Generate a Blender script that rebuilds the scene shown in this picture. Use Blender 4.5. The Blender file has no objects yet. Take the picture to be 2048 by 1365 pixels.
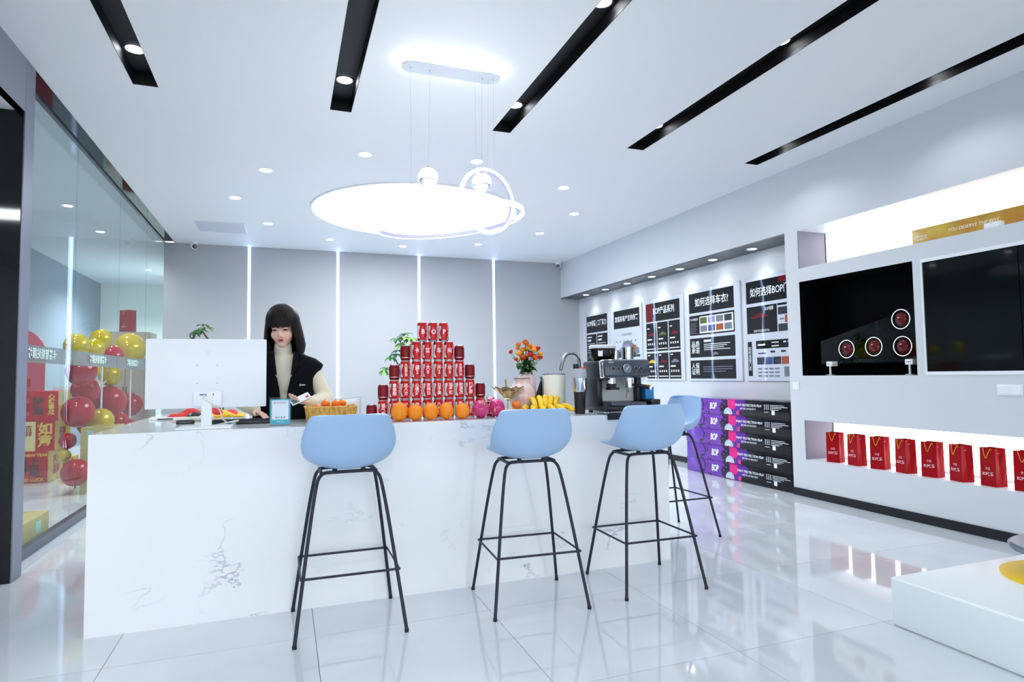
import bpy, bmesh, math, random
from mathutils import Vector, Matrix, Euler, Quaternion
random.seed(7)
SC = bpy.context.scene
COL = SC.collection
PI = math.pi

# ---------------------------------------------------------------- camera
cam_data = bpy.data.cameras.new('camera')
cam = bpy.data.objects.new('camera', cam_data)
COL.objects.link(cam)
SC.camera = cam
cam_data.sensor_width = 36.0
cam_data.lens = 1239.0 * 36.0 / 2048.0
cam_data.clip_start = 0.05
cam_data.clip_end = 200
cx = Vector((0.9387, -0.3443, -0.0136)).normalized()
fw = Vector((0.3445, 0.9372, 0.0551)).normalized()
cx = (cx - fw * cx.dot(fw)).normalized()
cy = (-fw).cross(cx).normalized()
cam.matrix_world = Matrix(((cx.x, cy.x, -fw.x, 0), (cx.y, cy.y, -fw.y, 0), (cx.z, cy.z, -fw.z, 1.25), (0, 0, 0, 1)))

# ---------------------------------------------------------------- world, exposure
world = bpy.data.worlds.new('world')
SC.world = world
world.use_nodes = True
bgn = world.node_tree.nodes['Background']
bgn.inputs[0].default_value = (0.94, 0.972, 1.0, 1)
bgn.inputs[1].default_value = 3.7
SC.view_settings.view_transform = 'Standard'
SC.view_settings.look = 'None'
SC.view_settings.gamma = 1.0
SC.view_settings.use_curve_mapping = False
SC.view_settings.exposure = 0.18
SC.cycles.max_bounces = 8
SC.cycles.glossy_bounces = 4
SC.cycles.transmission_bounces = 6
SC.cycles.caustics_reflective = False
SC.cycles.caustics_refractive = False
SC.cycles.adaptive_threshold = 0.02

# light levels of the lamps the room has (each lamp is built with its fitting below)
L_DISC = 11.0        # luminous ceiling disc
L_DOWN = 7.0       # watts, small downlight
L_SLOT = 14.0       # watts, slot downlight
L_NICHE = 8.0      # watts, poster spots
L_STRIP = 11.0       # wall light lines
L_PANEL = 2.6       # backlit niche panels
COOL = (0.945, 0.98, 1.0)

# ---------------------------------------------------------------- materials
MATS = {}
def lin(c):
    return tuple(((v / 255.0) / 12.92 if v <= 10.3 else ((v / 255.0 + 0.055) / 1.055) ** 2.4) for v in c)
def mat(name, rgb=(200, 200, 200), rough=0.5, metal=0.0, emit=None, es=0.0, spec=0.5, coat=0.0, trans=0.0, alpha=1.0, sss=0.0, sheen=0.0):
    if name in MATS: return MATS[name]
    m = bpy.data.materials.new(name)
    m.use_nodes = True
    b = m.node_tree.nodes['Principled BSDF']
    c = lin(rgb)
    b.inputs['Base Color'].default_value = (*c, 1)
    b.inputs['Roughness'].default_value = rough
    b.inputs['Metallic'].default_value = metal
    b.inputs['Specular IOR Level'].default_value = spec
    b.inputs['Coat Weight'].default_value = coat
    b.inputs['Coat Roughness'].default_value = 0.04
    b.inputs['Transmission Weight'].default_value = trans
    b.inputs['Alpha'].default_value = alpha
    b.inputs['Subsurface Weight'].default_value = sss
    b.inputs['Sheen Weight'].default_value = sheen
    if sss: b.inputs['Subsurface Radius'].default_value = (0.012, 0.005, 0.003)
    if emit is not None:
        b.inputs['Emission Color'].default_value = (*emit, 1)
        b.inputs['Emission Strength'].default_value = es
    m.diffuse_color = (*c, 1)
    MATS[name] = m
    return m
def N(m, t, **kw):
    n = m.node_tree.nodes.new(t)
    for k, v in kw.items(): setattr(n, k, v)
    return n
def bsdf(m): return m.node_tree.nodes['Principled BSDF']
def link(m, a, b): m.node_tree.links.new(a, b)
def coords(m, scale=(1, 1, 1), rot=(0, 0, 0)):
    tc = N(m, 'ShaderNodeTexCoord'); mp = N(m, 'ShaderNodeMapping')
    mp.inputs['Scale'].default_value = scale; mp.inputs['Rotation'].default_value = rot
    link(m, tc.outputs['Object'], mp.inputs['Vector'])
    return mp.outputs['Vector']
def noise(m, vec, scale, detail=3, dist=0.0, rough=0.5):
    n = N(m, 'ShaderNodeTexNoise')
    n.inputs['Scale'].default_value = scale; n.inputs['Detail'].default_value = detail
    n.inputs['Distortion'].default_value = dist; n.inputs['Roughness'].default_value = rough
    link(m, vec, n.inputs['Vector'])
    return n.outputs['Fac']
def ramp(m, fac, stops):
    r = N(m, 'ShaderNodeValToRGB')
    e = r.color_ramp.elements
    while len(e) < len(stops): e.new(0.5)
    for i, (p, c) in enumerate(stops):
        e[i].position = p; e[i].color = (*lin(c), 1)
    link(m, fac, r.inputs['Fac'])
    return r.outputs['Color']
def to_base(m, col): link(m, col, bsdf(m).inputs['Base Color'])
def bump(m, h, strength=0.1, dist=0.01):
    b = N(m, 'ShaderNodeBump')
    b.inputs['Strength'].default_value = strength; b.inputs['Distance'].default_value = dist
    link(m, h, b.inputs['Height']); link(m, b.outputs['Normal'], bsdf(m).inputs['Normal'])
def glow(name, col, s):
    return mat(name, (255, 255, 255), 0.6, emit=col, es=s)
def thin_glass(name, tint=(225, 238, 235), gloss=1.0, f0=0.04):
    if name in MATS: return MATS[name]
    m = bpy.data.materials.new(name); m.use_nodes = True
    nt = m.node_tree; nt.nodes.clear()
    out = N(m, 'ShaderNodeOutputMaterial'); mx = N(m, 'ShaderNodeMixShader')
    tr = N(m, 'ShaderNodeBsdfTransparent'); gl = N(m, 'ShaderNodeBsdfGlossy'); lw = N(m, 'ShaderNodeLayerWeight')
    tr.inputs['Color'].default_value = (*lin(tint), 1)
    gl.inputs['Roughness'].default_value = 0.0
    lw.inputs['Blend'].default_value = 0.5
    pw = N(m, 'ShaderNodeMath', operation='POWER'); link(m, lw.outputs['Facing'], pw.inputs[0]); pw.inputs[1].default_value = 5.0
    ma = N(m, 'ShaderNodeMath', operation='MULTIPLY_ADD'); link(m, pw.outputs[0], ma.inputs[0]); ma.inputs[1].default_value = 0.9 * gloss; ma.inputs[2].default_value = f0
    link(m, ma.outputs[0], mx.inputs[0]); link(m, tr.outputs[0], mx.inputs[1]); link(m, gl.outputs[0], mx.inputs[2])
    link(m, mx.outputs[0], out.inputs[0])
    MATS[name] = m
    return m

# ---------------------------------------------------------------- geometry helpers: each returns (verts, faces)
def join(*gs):
    V, F = [], []
    for g in gs:
        o = len(V); V += list(g[0]); F += [tuple(i + o for i in f) for f in g[1]]
    return V, F
def xf(g, loc=(0, 0, 0), rot=(0, 0, 0), sc=(1, 1, 1)):
    if isinstance(sc, (int, float)): sc = (sc,) * 3
    R = Euler(rot).to_matrix(); L = Vector(loc)
    V = [tuple(R @ Vector((v[0] * sc[0], v[1] * sc[1], v[2] * sc[2])) + L) for v in g[0]]
    F = g[1] if sc[0] * sc[1] * sc[2] > 0 else [tuple(reversed(f)) for f in g[1]]
    return V, F
def mapv(g, fn): return [tuple(fn(Vector(v))) for v in g[0]], g[1]
def box(x0, x1, y0, y1, z0, z1):
    V = [(x0, y0, z0), (x1, y0, z0), (x1, y1, z0), (x0, y1, z0), (x0, y0, z1), (x1, y0, z1), (x1, y1, z1), (x0, y1, z1)]
    return V, [(0, 3, 2, 1), (4, 5, 6, 7), (0, 1, 5, 4), (1, 2, 6, 5), (2, 3, 7, 6), (3, 0, 4, 7)]
def rbox(x0, x1, y0, y1, z0, z1, r=0.01, seg=3):
    bm = bmesh.new()
    g = box(x0, x1, y0, y1, z0, z1)
    vs = [bm.verts.new(v) for v in g[0]]
    for f in g[1]: bm.faces.new([vs[i] for i in f])
    bmesh.ops.bevel(bm, geom=list(bm.edges), offset=r, segments=seg, profile=0.5, affect='EDGES')
    bm.verts.index_update()
    out = [tuple(v.co) for v in bm.verts], [tuple(v.index for v in f.verts) for f in bm.faces]
    bm.free()
    return out
def lathe(prof, n=32, cap=True, a0=0.0, a1=2 * PI):
    V, F = [], []
    full = abs(a1 - a0 - 2 * PI) < 1e-6
    m = n if full else n + 1
    for r, z in prof:
        for i in range(m):
            a = a0 + (a1 - a0) * i / n
            V.append((r * math.cos(a), r * math.sin(a), z))
    for j in range(len(prof) - 1):
        for i in range(n):
            k = (i + 1) % m
            F.append((j * m + i, j * m + k, (j + 1) * m + k, (j + 1) * m + i))
    if cap and full:
        if prof[0][0] > 1e-6: F.append(tuple(reversed(range(m))))
        if prof[-1][0] > 1e-6: F.append(tuple((len(prof) - 1) * m + i for i in range(m)))
    return V, F
def cyl(r, z0, z1, n=24, r2=None):
    return lathe([(r, z0), (r if r2 is None else r2, z1)], n)
def ell(c, r, rot=(0, 0, 0), n=20, m=12):
    prof = [(max(1e-5, math.sin(PI * j / m)), -math.cos(PI * j / m)) for j in range(m + 1)]
    return xf(lathe(prof, n, cap=False), c, rot, r)
def torus(R, r, n=48, m=10, rz=None):
    rz = rz or r
    V, F = [], []
    for i in range(n):
        a = 2 * PI * i / n
        for j in range(m):
            b = 2 * PI * j / m
            V.append(((R + r * math.cos(b)) * math.cos(a), (R + r * math.cos(b)) * math.sin(a), rz * math.sin(b)))
    for i in range(n):
        for j in range(m):
            F.append((i * m + j, ((i + 1) % n) * m + j, ((i + 1) % n) * m + (j + 1) % m, i * m + (j + 1) % m))
    return V, F
def tube(pts, r, n=10, closed=False, cap=True):
    pts = [Vector(p) for p in pts]; k = len(pts)
    rr = r if isinstance(r, (list, tuple)) else [r] * k
    V, F = [], []
    up = None
    for i, p in enumerate(pts):
        if closed: t = pts[(i + 1) % k] - pts[i - 1]
        else: t = pts[min(i + 1, k - 1)] - pts[max(i - 1, 0)]
        t.normalize()
        if up is None:
            up = Vector((0, 0, 1)) if abs(t.z) < 0.9 else Vector((1, 0, 0))
        a = (up - t * up.dot(t)).normalized(); b = t.cross(a); up = a
        for j in range(n):
            an = 2 * PI * j / n
            V.append(tuple(p + (a * math.cos(an) + b * math.sin(an)) * rr[i]))
    for i in range(k if closed else k - 1):
        q = (i + 1) % k
        for j in range(n):
            F.append((i * n + j, i * n + (j + 1) % n, q * n + (j + 1) % n, q * n + j))
    if cap and not closed:
        F.append(tuple(reversed(range(n)))); F.append(tuple((k - 1) * n + j for j in range(n)))
    return V, F
def smooth_path(pts, it=2):
    P = [Vector(p) for p in pts]
    for _ in range(it):
        Q = [P[0]]
        for a, b in zip(P, P[1:]): Q += [a * 0.75 + b * 0.25, a * 0.25 + b * 0.75]
        P = Q + [P[-1]]
    return P
def prism(poly, z0, z1):
    n = len(poly)
    V = [(x, y, z0) for x, y in poly] + [(x, y, z1) for x, y in poly]
    F = [tuple(reversed(range(n))), tuple(range(n, 2 * n))] + [(i, (i + 1) % n, n + (i + 1) % n, n + i) for i in range(n)]
    return V, F
def stadium(L, r, n=12):
    h = L / 2 - r
    return [(h + r * math.cos(-PI / 2 + PI * i / n), r * math.sin(-PI / 2 + PI * i / n)) for i in range(n + 1)] + \
           [(-h + r * math.cos(PI / 2 + PI * i / n), r * math.sin(PI / 2 + PI * i / n)) for i in range(n + 1)]
def rrect(w, h, r, n=6):
    P = []
    for sx, sy, a in ((1, 1, 0), (-1, 1, PI / 2), (-1, -1, PI), (1, -1, 1.5 * PI)):
        for i in range(n + 1):
            t = a + PI / 2 * i / n
            P.append((sx * (w / 2 - r) + r * math.cos(t), sy * (h / 2 - r) + r * math.sin(t)))
    return P
def grid(fn, nu, nv, closed_u=False):
    V, F = [], []
    mu = nu if closed_u else nu + 1
    for j in range(nv + 1):
        for i in range(mu): V.append(tuple(fn(i / nu, j / nv)))
    for j in range(nv):
        for i in range(nu):
            k = (i + 1) % mu
            F.append((j * mu + i, j * mu + k, (j + 1) * mu + k, (j + 1) * mu + i))
    return V, F
def quad_xy(x0, x1, y0, y1): return [(x0, y0, 0), (x1, y0, 0), (x1, y1, 0), (x0, y1, 0)], [(0, 1, 2, 3)]

# ---------------------------------------------------------------- objects
def mesh(name, g, m, smooth=40):
    me = bpy.data.meshes.new(name)
    me.from_pydata([tuple(v) for v in g[0]], [], [tuple(f) for f in g[1]])
    if m is not None:
        for q in (m if isinstance(m, (list, tuple)) else [m]): me.materials.append(MATS[q] if isinstance(q, str) else q)
    me.update()
    if smooth:
        me.shade_smooth()
        me.set_sharp_from_angle(angle=math.radians(smooth))
    return me
def add(name, g, m, parent=None, loc=(0, 0, 0), rot=(0, 0, 0), smooth=40, label=None):
    me = g if isinstance(g, bpy.types.Mesh) else mesh(name, g, m, smooth)
    o = bpy.data.objects.new(name, me); COL.objects.link(o)
    o.location = loc; o.rotation_euler = rot
    if parent is not None: o.parent = parent
    if label: o['label'] = label
    return o
def tag(o, label, cat, group=None, kind=None):
    o['label'] = label; o['category'] = cat
    if group: o['group'] = group
    if kind: o['kind'] = kind
    return o
def thing(name, label, cat, loc=(0, 0, 0), rotz=0.0, group=None):
    o = bpy.data.objects.new(name, None); COL.objects.link(o)
    o.empty_display_size = 0.1
    o.location = loc; o.rotation_euler = (0, 0, rotz)
    return tag(o, label, cat, group)
def struct(name, g, m, parent=None, smooth=0):
    o = add(name, g, m, parent, smooth=smooth)
    if parent is None: o['kind'] = 'structure'
    return o
def dup(root, loc, rotz, label, group=None):
    r = root.copy(); COL.objects.link(r); r.location = loc; r.rotation_euler = (0, 0, rotz)
    r['label'] = label
    if group: r['group'] = group
    for ch in root.children:
        c = ch.copy(); COL.objects.link(c); c.parent = r
        for gch in ch.children:
            d = gch.copy(); COL.objects.link(d); d.parent = c
    return r
_TC = {}
def text_geo(s, size, bold=0.0, align='CENTER', shear=0.0, cut=0.0, space=1.0, wide=1.0):
    key = (s, bold, align, shear, space)
    if key not in _TC:
        c = bpy.data.curves.new('t', 'FONT')
        c.body = s; c.size = 1.0; c.align_x = align; c.align_y = 'CENTER'; c.offset = bold; c.shear = shear
        c.space_character = space; c.space_line = 0.95; c.resolution_u = 3
        o = bpy.data.objects.new('t', c); COL.objects.link(o)
        dg = bpy.context.evaluated_depsgraph_get()
        me = bpy.data.meshes.new_from_object(o.evaluated_get(dg))
        V = [tuple(v.co) for v in me.vertices]; F = [tuple(p.vertices) for p in me.polygons]
        bpy.data.objects.remove(o); bpy.data.curves.remove(c); bpy.data.meshes.remove(me)
        _TC[key] = (V, F)
    V, F = _TC[key]
    return [(x * size * wide, y * size, 0.0) for x, y, z in V], F
def refine(g, maxlen):
    bm = bmesh.new()
    vs = [bm.verts.new(v) for v in g[0]]
    for f in g[1]:
        try: bm.faces.new([vs[i] for i in f])
        except ValueError: pass
    for _ in range(5):
        es = [e for e in bm.edges if e.calc_length() > maxlen]
        if not es: break
        bmesh.ops.subdivide_edges(bm, edges=es, cuts=1)
        bmesh.ops.triangulate(bm, faces=[f for f in bm.faces if len(f.verts) > 4])
    bm.verts.index_update()
    out = [tuple(v.co) for v in bm.verts], [tuple(v.index for v in f.verts) for f in bm.faces]
    bm.free()
    return out
def on_plane(g, o, ux, uy):
    o, ux, uy = Vector(o), Vector(ux), Vector(uy); n = ux.cross(uy)
    return [tuple(o + ux * v[0] + uy * v[1] + n * v[2]) for v in g[0]], g[1]
def blob(name, prims, m, voxel, parent=None, iters=6, loc=(0, 0, 0), rot=(0, 0, 0)):
    o = add(name, join(*prims), m, parent, smooth=0)
    md = o.modifiers.new('r', 'REMESH'); md.mode = 'VOXEL'; md.voxel_size = voxel; md.use_smooth_shade = True
    ms = o.modifiers.new('s', 'SMOOTH'); ms.factor = 0.5; ms.iterations = iters
    dg = bpy.context.evaluated_depsgraph_get()
    me = bpy.data.meshes.new_from_object(o.evaluated_get(dg))
    o.modifiers.clear()
    old = o.data; o.data = me; bpy.data.meshes.remove(old)
    me.name = name
    if not me.materials: me.materials.append(MATS[m] if isinstance(m, str) else m)
    me.shade_smooth()
    o.location = loc; o.rotation_euler = rot
    return o
def capsule(a, b, ra, rb, n=14):
    a, b = Vector(a), Vector(b); d = b - a; L = d.length
    prof = [(max(1e-5, ra * math.sin(PI / 2 * j / 5)), -ra * math.cos(PI / 2 * j / 5)) for j in range(6)]
    prof += [(max(1e-5, rb * math.cos(PI / 2 * j / 5)), L + rb * math.sin(PI / 2 * j / 5)) for j in range(6)]
    q = d.to_track_quat('Z', 'Y').to_matrix()
    g = lathe(prof, n, cap=False)
    return [tuple(q @ Vector(v) + a) for v in g[0]], g[1]
def lamp(name, kind, loc, energy, color=COOL, size=0.1, spot=None, blend=0.5, aim=(0, 0, -1), parent=None):
    l = bpy.data.lights.new(name, kind); l.energy = energy; l.color = color
    if kind == 'SPOT':
        l.spot_size = math.radians(spot or 90); l.spot_blend = blend; l.shadow_soft_size = size
    elif kind == 'AREA':
        l.shape = 'DISK'; l.size = size
    else: l.shadow_soft_size = size
    o = bpy.data.objects.new(name, l); COL.objects.link(o)
    o.location = loc
    o.rotation_euler = Vector(aim).to_track_quat('-Z', 'Y').to_euler()
    if parent is not None: o.parent = parent
    return o
# ---------------------------------------------------------------- surface materials
H = 3.35
m = mat('white_paint', (230, 233, 237), 0.55)
v = coords(m); bump(m, noise(m, v, 60, 2), 0.02, 0.002)
m = mat('ceiling_paint', (232, 234, 237), 0.6)
m = mat('wall_grey', (174, 178, 184), 0.42)
v = coords(m); bump(m, noise(m, v, 40, 2), 0.02, 0.002)
m = mat('floor_tile', (214, 220, 226), 0.05, spec=0.75)
v = coords(m); to_base(m, ramp(m, noise(m, v, 1.3, 4, 0.6), [(0.3, (206, 212, 219)), (0.7, (222, 227, 232))]))
bump(m, noise(m, v, 2.2, 1), 0.012, 0.02)
mat('grout', (120, 126, 134), 0.8)
mat('black_slot', (8, 9, 11), 0.5, spec=0.3)
mat('black_gloss', (4, 9, 10), 0.05, spec=0.38)
mat('black_matte', (4, 4, 7), 0.8, spec=0.08)
mat('dark_header', (8, 10, 14), 0.05, spec=0.3)
mat('baseboard', (14, 17, 24), 0.25)
mat('niche_grey', (120, 118, 132), 0.5)
mat('steel', (200, 204, 208), 0.18, 1.0)
mat('brushed', (120, 122, 132), 0.33, 0.85)
mat('chrome', (225, 228, 232), 0.06, 1.0)
mat('white_plastic', (236, 240, 244), 0.3)
mat('black_plastic', (16, 18, 22), 0.35)
mat('soffit_grey', (70, 76, 80), 0.35)
m = MATS['soffit_grey']; v = coords(m, (9, 2, 1)); to_base(m, ramp(m, noise(m, v, 3, 4), [(0.3, (46, 50, 54)), (0.7, (84, 90, 95))]))
glow('glow_white', COOL, 6.0)
glow('glow_disc', COOL, L_DISC)
glow('glow_strip', (0.42, 0.60, 1.0), L_STRIP)
glow('glow_panel', (0.97, 0.96, 1.0), L_PANEL)
glow('glow_ring', (0.95, 0.97, 1.0), 3.5)
m = mat('marble', (232, 236, 240), 0.12, spec=0.5)
v = coords(m, (1.0, 1.0, 1.7), (0, 0.6, 0))
n1 = noise(m, v, 2.0, 5, 0.5, 0.55)
w = N(m, 'ShaderNodeMath', operation='SUBTRACT'); link(m, n1, w.inputs[0]); w.inputs[1].default_value = 0.5
w2 = N(m, 'ShaderNodeMath', operation='ABSOLUTE'); link(m, w.outputs[0], w2.inputs[0])
v2 = coords(m); n2 = noise(m, v2, 2.6, 3)
a1 = N(m, 'ShaderNodeMapRange'); link(m, w2.outputs[0], a1.inputs[0])
a1.inputs[1].default_value = 0.0; a1.inputs[2].default_value = 0.010; a1.inputs[3].default_value = 1.0; a1.inputs[4].default_value = 0.0
a2 = N(m, 'ShaderNodeMapRange'); link(m, n2, a2.inputs[0])
a2.inputs[1].default_value = 0.53; a2.inputs[2].default_value = 0.74
a3 = N(m, 'ShaderNodeMath', operation='MULTIPLY'); link(m, a1.outputs[0], a3.inputs[0]); link(m, a2.outputs[0], a3.inputs[1])
to_base(m, ramp(m, a3.outputs[0], [(0.0, (234, 237, 240)), (1.0, (160, 165, 184))]))
mat('worktop', (226, 230, 234), 0.06, spec=0.6)

# ---------------------------------------------------------------- floor of separate tiles
T0, TP = 0.148, 0.886
fl = struct('floor', box(-4.0, 5.45, -3.2, 15.7, -0.06, -0.008), 'grout')
tm = mesh('floor_tile', box(-TP / 2 + 0.0013, TP / 2 - 0.0013, -TP / 2 + 0.0013, TP / 2 - 0.0013, -0.008, 0.0), 'floor_tile', 0)
for i in range(-5, 7):
    for j in range(-6, 16):
        x = T0 + (i + 0.5) * TP; y = 2.33 + (j + 0.5) * TP
        if (x < -4.0 and y > 4.9) or (x > -1.3 and y > 11): continue
        add('tile', tm, None, fl, (x, y, 0))
struct('pavement_outside', box(-30, 30, -40, -3.2, -0.12, -0.02), mat('pavement', (150, 155, 158), 0.8))

# ---------------------------------------------------------------- ceiling with recessed black slots
SLX = [(-1.022, -0.862), (0.321, 0.485), (1.660, 1.825), (2.985, 3.160), (4.338, 4.499)]
SY = 4.945
parts = [box(-1.59, 5.45, SY, 10.75, H, H + 0.2)]
xs = -1.59
for a, b in SLX:
    parts.append(box(xs, a, -3.2, SY, H, H + 0.2)); xs = b
parts.append(box(xs, 5.45, -3.2, SY, H, H + 0.2))
parts.append(box(-1.59, 5.45, -3.2, 10.75, H + 0.2, H + 0.25))
ceil = struct('ceiling', join(*parts), 'ceiling_paint')
for k, (a, b) in enumerate(SLX):
    t = 0.004
    g = join(box(a, a + t, -3.2, SY, H + 0.001, H + 0.1), box(b - t, b, -3.2, SY, H + 0.001, H + 0.1),
             box(a, b, SY - t, SY, H + 0.001, H + 0.1), box(a, b, -3.2, SY, H + 0.09, H + 0.1))
    struct('trim_%d' % (k + 1), g, 'black_slot')
struct('ceiling_corridor', box(-4.0, -1.735, 4.92, 15.7, H, H + 0.1), mat('corridor_ceiling', (214, 222, 228), 0.6))
struct('trim_6', join(box(-1.735, -1.59, 4.92, 10.6, H + 0.012, H + 0.05), box(-1.595, -1.587, 4.92, 10.6, H - 0.004, H + 0.012)), 'dark_header')
struct('ceiling_entrance', box(-4.0, -1.592, -3.2, 4.76, 3.0, 3.1), mat('corridor_ceiling'))
struct('wall_header', box(-1.64, -1.587, -3.2, 4.765, 3.0, H + 0.01), mat('header_grey', (128, 132, 142), 0.45))
struct('wall_entrance', box(-4.06, -4.0, -3.2, 12.45, 0, H), 'white_paint')

# ---------------------------------------------------------------- back wall: grey panels between light lines
LEDX = [-0.536, 0.825, 2.189, 3.558]
wb = struct('wall_back', box(-1.735, 5.45, 10.63, 10.78, 0, H), 'wall_grey')
edges = [-1.735] + LEDX + [5.28]
for k in range(5):
    a = edges[k] + (0.018 if k else 0); b = edges[k + 1] - (0.018 if k < 4 else 0)
    add('wall_panel', box(a, b, 10.6, 10.63, 0, H), 'wall_grey', wb, smooth=0)
ordn = ['leftmost', 'second', 'third', 'rightmost']
for k, x in enumerate(LEDX):
    t = thing('light_strip', ['vertical white light strip on grey wall, next to the glass partition',
        'vertical white light strip on grey wall, second from the glass partition',
        'vertical white light strip on grey wall, rising behind the can pyramid',
        'vertical white light strip on grey wall, rising beside the orange flowers'][k], 'light strip', (x, 10.6, 0), group='light strips on the back wall')
    add('housing', box(-0.018, 0.018, 0.012, 0.03, 0, H), 'white_plastic', t, smooth=0)
    add('diffuser', box(-0.0165, 0.0165, -0.004, 0.012, 0.02, H - 0.003), 'glow_strip', t, smooth=0)

# ---------------------------------------------------------------- right wall: soffit, poster recess, display wall with openings
XR, XN = 4.89, 5.255
Y0 = -3.2
g = join(box(XR, 5.45, 5.02, 10.6, 2.69, H), box(5.27, 5.45, 5.02, 10.6, 0, 2.69),
         box(XR, 5.45, 4.85, 5.02, 0, H), box(XR, XN, Y0, 4.85, 0, 0.37), box(XR, XN, Y0, 4.85, 0.76, 1.205),
         box(XR, XN, Y0, 4.85, 2.152, 2.29), box(XR, XN, Y0, 4.85, 2.675, H), box(XR, XN, 3.572, 3.643, 1.205, 2.152),
         box(XR, XN, Y0, 0.4, 0.37, 2.675), box(5.29, 5.45, Y0, 4.85, 0, H))
wr = struct('wall_right', g, mat('wall_right_paint', (208, 213, 218), 0.5))
add('soffit_lining', box(XR, 5.27, 5.02, 10.6, 2.675, 2.69), 'soffit_grey', wr, smooth=0)
add('niche_lining', box(XN - 0.36, XN, 4.842, 4.85, 2.29, 2.675), 'niche_grey', wr, smooth=0)
add('niche_lining', box(XN - 0.36, XN, 4.842, 4.85, 0.37, 0.76), 'niche_grey', wr, smooth=0)
add('niche_lining', join(box(XN, XN + 0.03, 3.643, 4.85, 1.205, 2.152), box(XR + 0.002, XN, 4.846, 4.85, 1.205, 2.152), box(XR + 0.002, XN, 3.643, 3.647, 1.205, 2.152),
    box(XR + 0.002, XN, 3.643, 4.85, 2.148, 2.152), box(XR + 0.002, XN, 3.643, 4.85, 1.205, 1.208)), 'black_matte', wr, smooth=0)
add('niche_lining', box(XN, XN + 0.03, 0.4, 3.572, 1.205, 2.152), 'black_matte', wr, smooth=0)
struct('baseboard_right', join(box(XR - 0.012, XR, 2.2, 5.02, 0, 0.075), box(XR - 0.012, XR, Y0, 2.2, 0, 0.075)), 'baseboard')
struct('baseboard_niche', box(5.255, 5.27, 5.02, 10.6, 0, 0.075), 'baseboard')
for z0, z1, lab in ((2.30, 2.665, 'long backlit white panel at the back of the upper wall niche'), (0.40, 0.75, 'long backlit white panel behind the red gift bags')):
    t = thing('niche_backlight', lab, 'light panel', (XN + 0.02, 2.6, z0))
    add('diffuser', box(-0.02, 0.0, -2.2, 2.235, 0, z1 - z0), 'glow_panel', t, smooth=0)
    add('edge_trim', join(box(-0.024, 0.0, 2.235, 2.242, 0, z1 - z0)), 'black_plastic', t, smooth=0)

# ---------------------------------------------------------------- left: pillar, glass partition, corridor behind it
pl = struct('wall_pillar', box(-4.0, -1.592, 4.765, 4.92, 0, H), mat('pillar_metal', (120, 124, 138), 0.3, 0.5))
add('gloss_panel', box(-4.0, -1.594, 4.757, 4.765, 0, 3.0), 'black_gloss', pl, smooth=0)
add('pillar_cap', box(-1.592, -1.586, 4.765, 4.92, 0, H), MATS['pillar_metal'], pl, smooth=0)
wl = struct('window_1', join(box(-1.765, -1.708, 4.92, 10.6, 0, 0.075), box(-1.75, -1.72, 4.92, 10.6, H - 0.004, H + 0.012)), mat('track_grey', (74, 80, 94), 0.3, 0.3))
thin_glass('glass_pane', (246, 251, 250), 0.36, 0.02)
frost = mat('frost_band', (158, 158, 162), 0.6, alpha=0.62, spec=0.1)
GY = [4.92, 6.4, 7.93, 9.35, 10.6]
for k in range(4):
    p = add('pane', box(-1.741, -1.729, GY[k] + 0.003, GY[k + 1] - 0.003, 0.07, H), 'glass_pane', wl, smooth=0)
    add('frosted_band', box(-1.7415, -1.7412, GY[k] + 0.003, GY[k + 1] - 0.003, 1.39, 1.52), 'frost_band', p, smooth=0)
    yc = (GY[k] + GY[k + 1]) / 2
    add('lettering', on_plane(text_geo('卡普智能贴膜坊', 0.085, 0.015), (-1.7275, yc, 1.455), (0, -1, 0), (0, 0, 1)), mat('mint_print', (206, 236, 228), 0.5), p, smooth=0)
struct('wall_corridor', box(-3.81, -3.75, 4.92, 15.6, 0, H), mat('corridor_blue', (118, 132, 148), 0.35))
struct('wall_corridor_end', join(box(-3.81, -1.6, 15.6, 15.7, 0, H), box(-1.735, -1.6, 10.78, 15.6, 0, H)), mat('corridor_white', (222, 232, 230), 0.5))

# ---------------------------------------------------------------- shop front behind the camera
g = [box(-4.06, 5.45, -3.3, -3.2, 3.0, H + 0.25), box(-4.06, 5.45, -3.3, -3.2, -0.02, 0.06)]
for x in (-4.0, -1.65, 0.6, 2.8, 5.0): g.append(box(x - 0.05, x + 0.05, -3.3, -3.2, 0, 3.0))
struct('wall_shopfront', join(*g), mat('dark_frame', (40, 44, 50), 0.4))
struct('window_2', box(-4.0, 5.0, -3.262, -3.25, 0.06, 3.0), thin_glass('front_glass', (249, 250, 251)))

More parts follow.
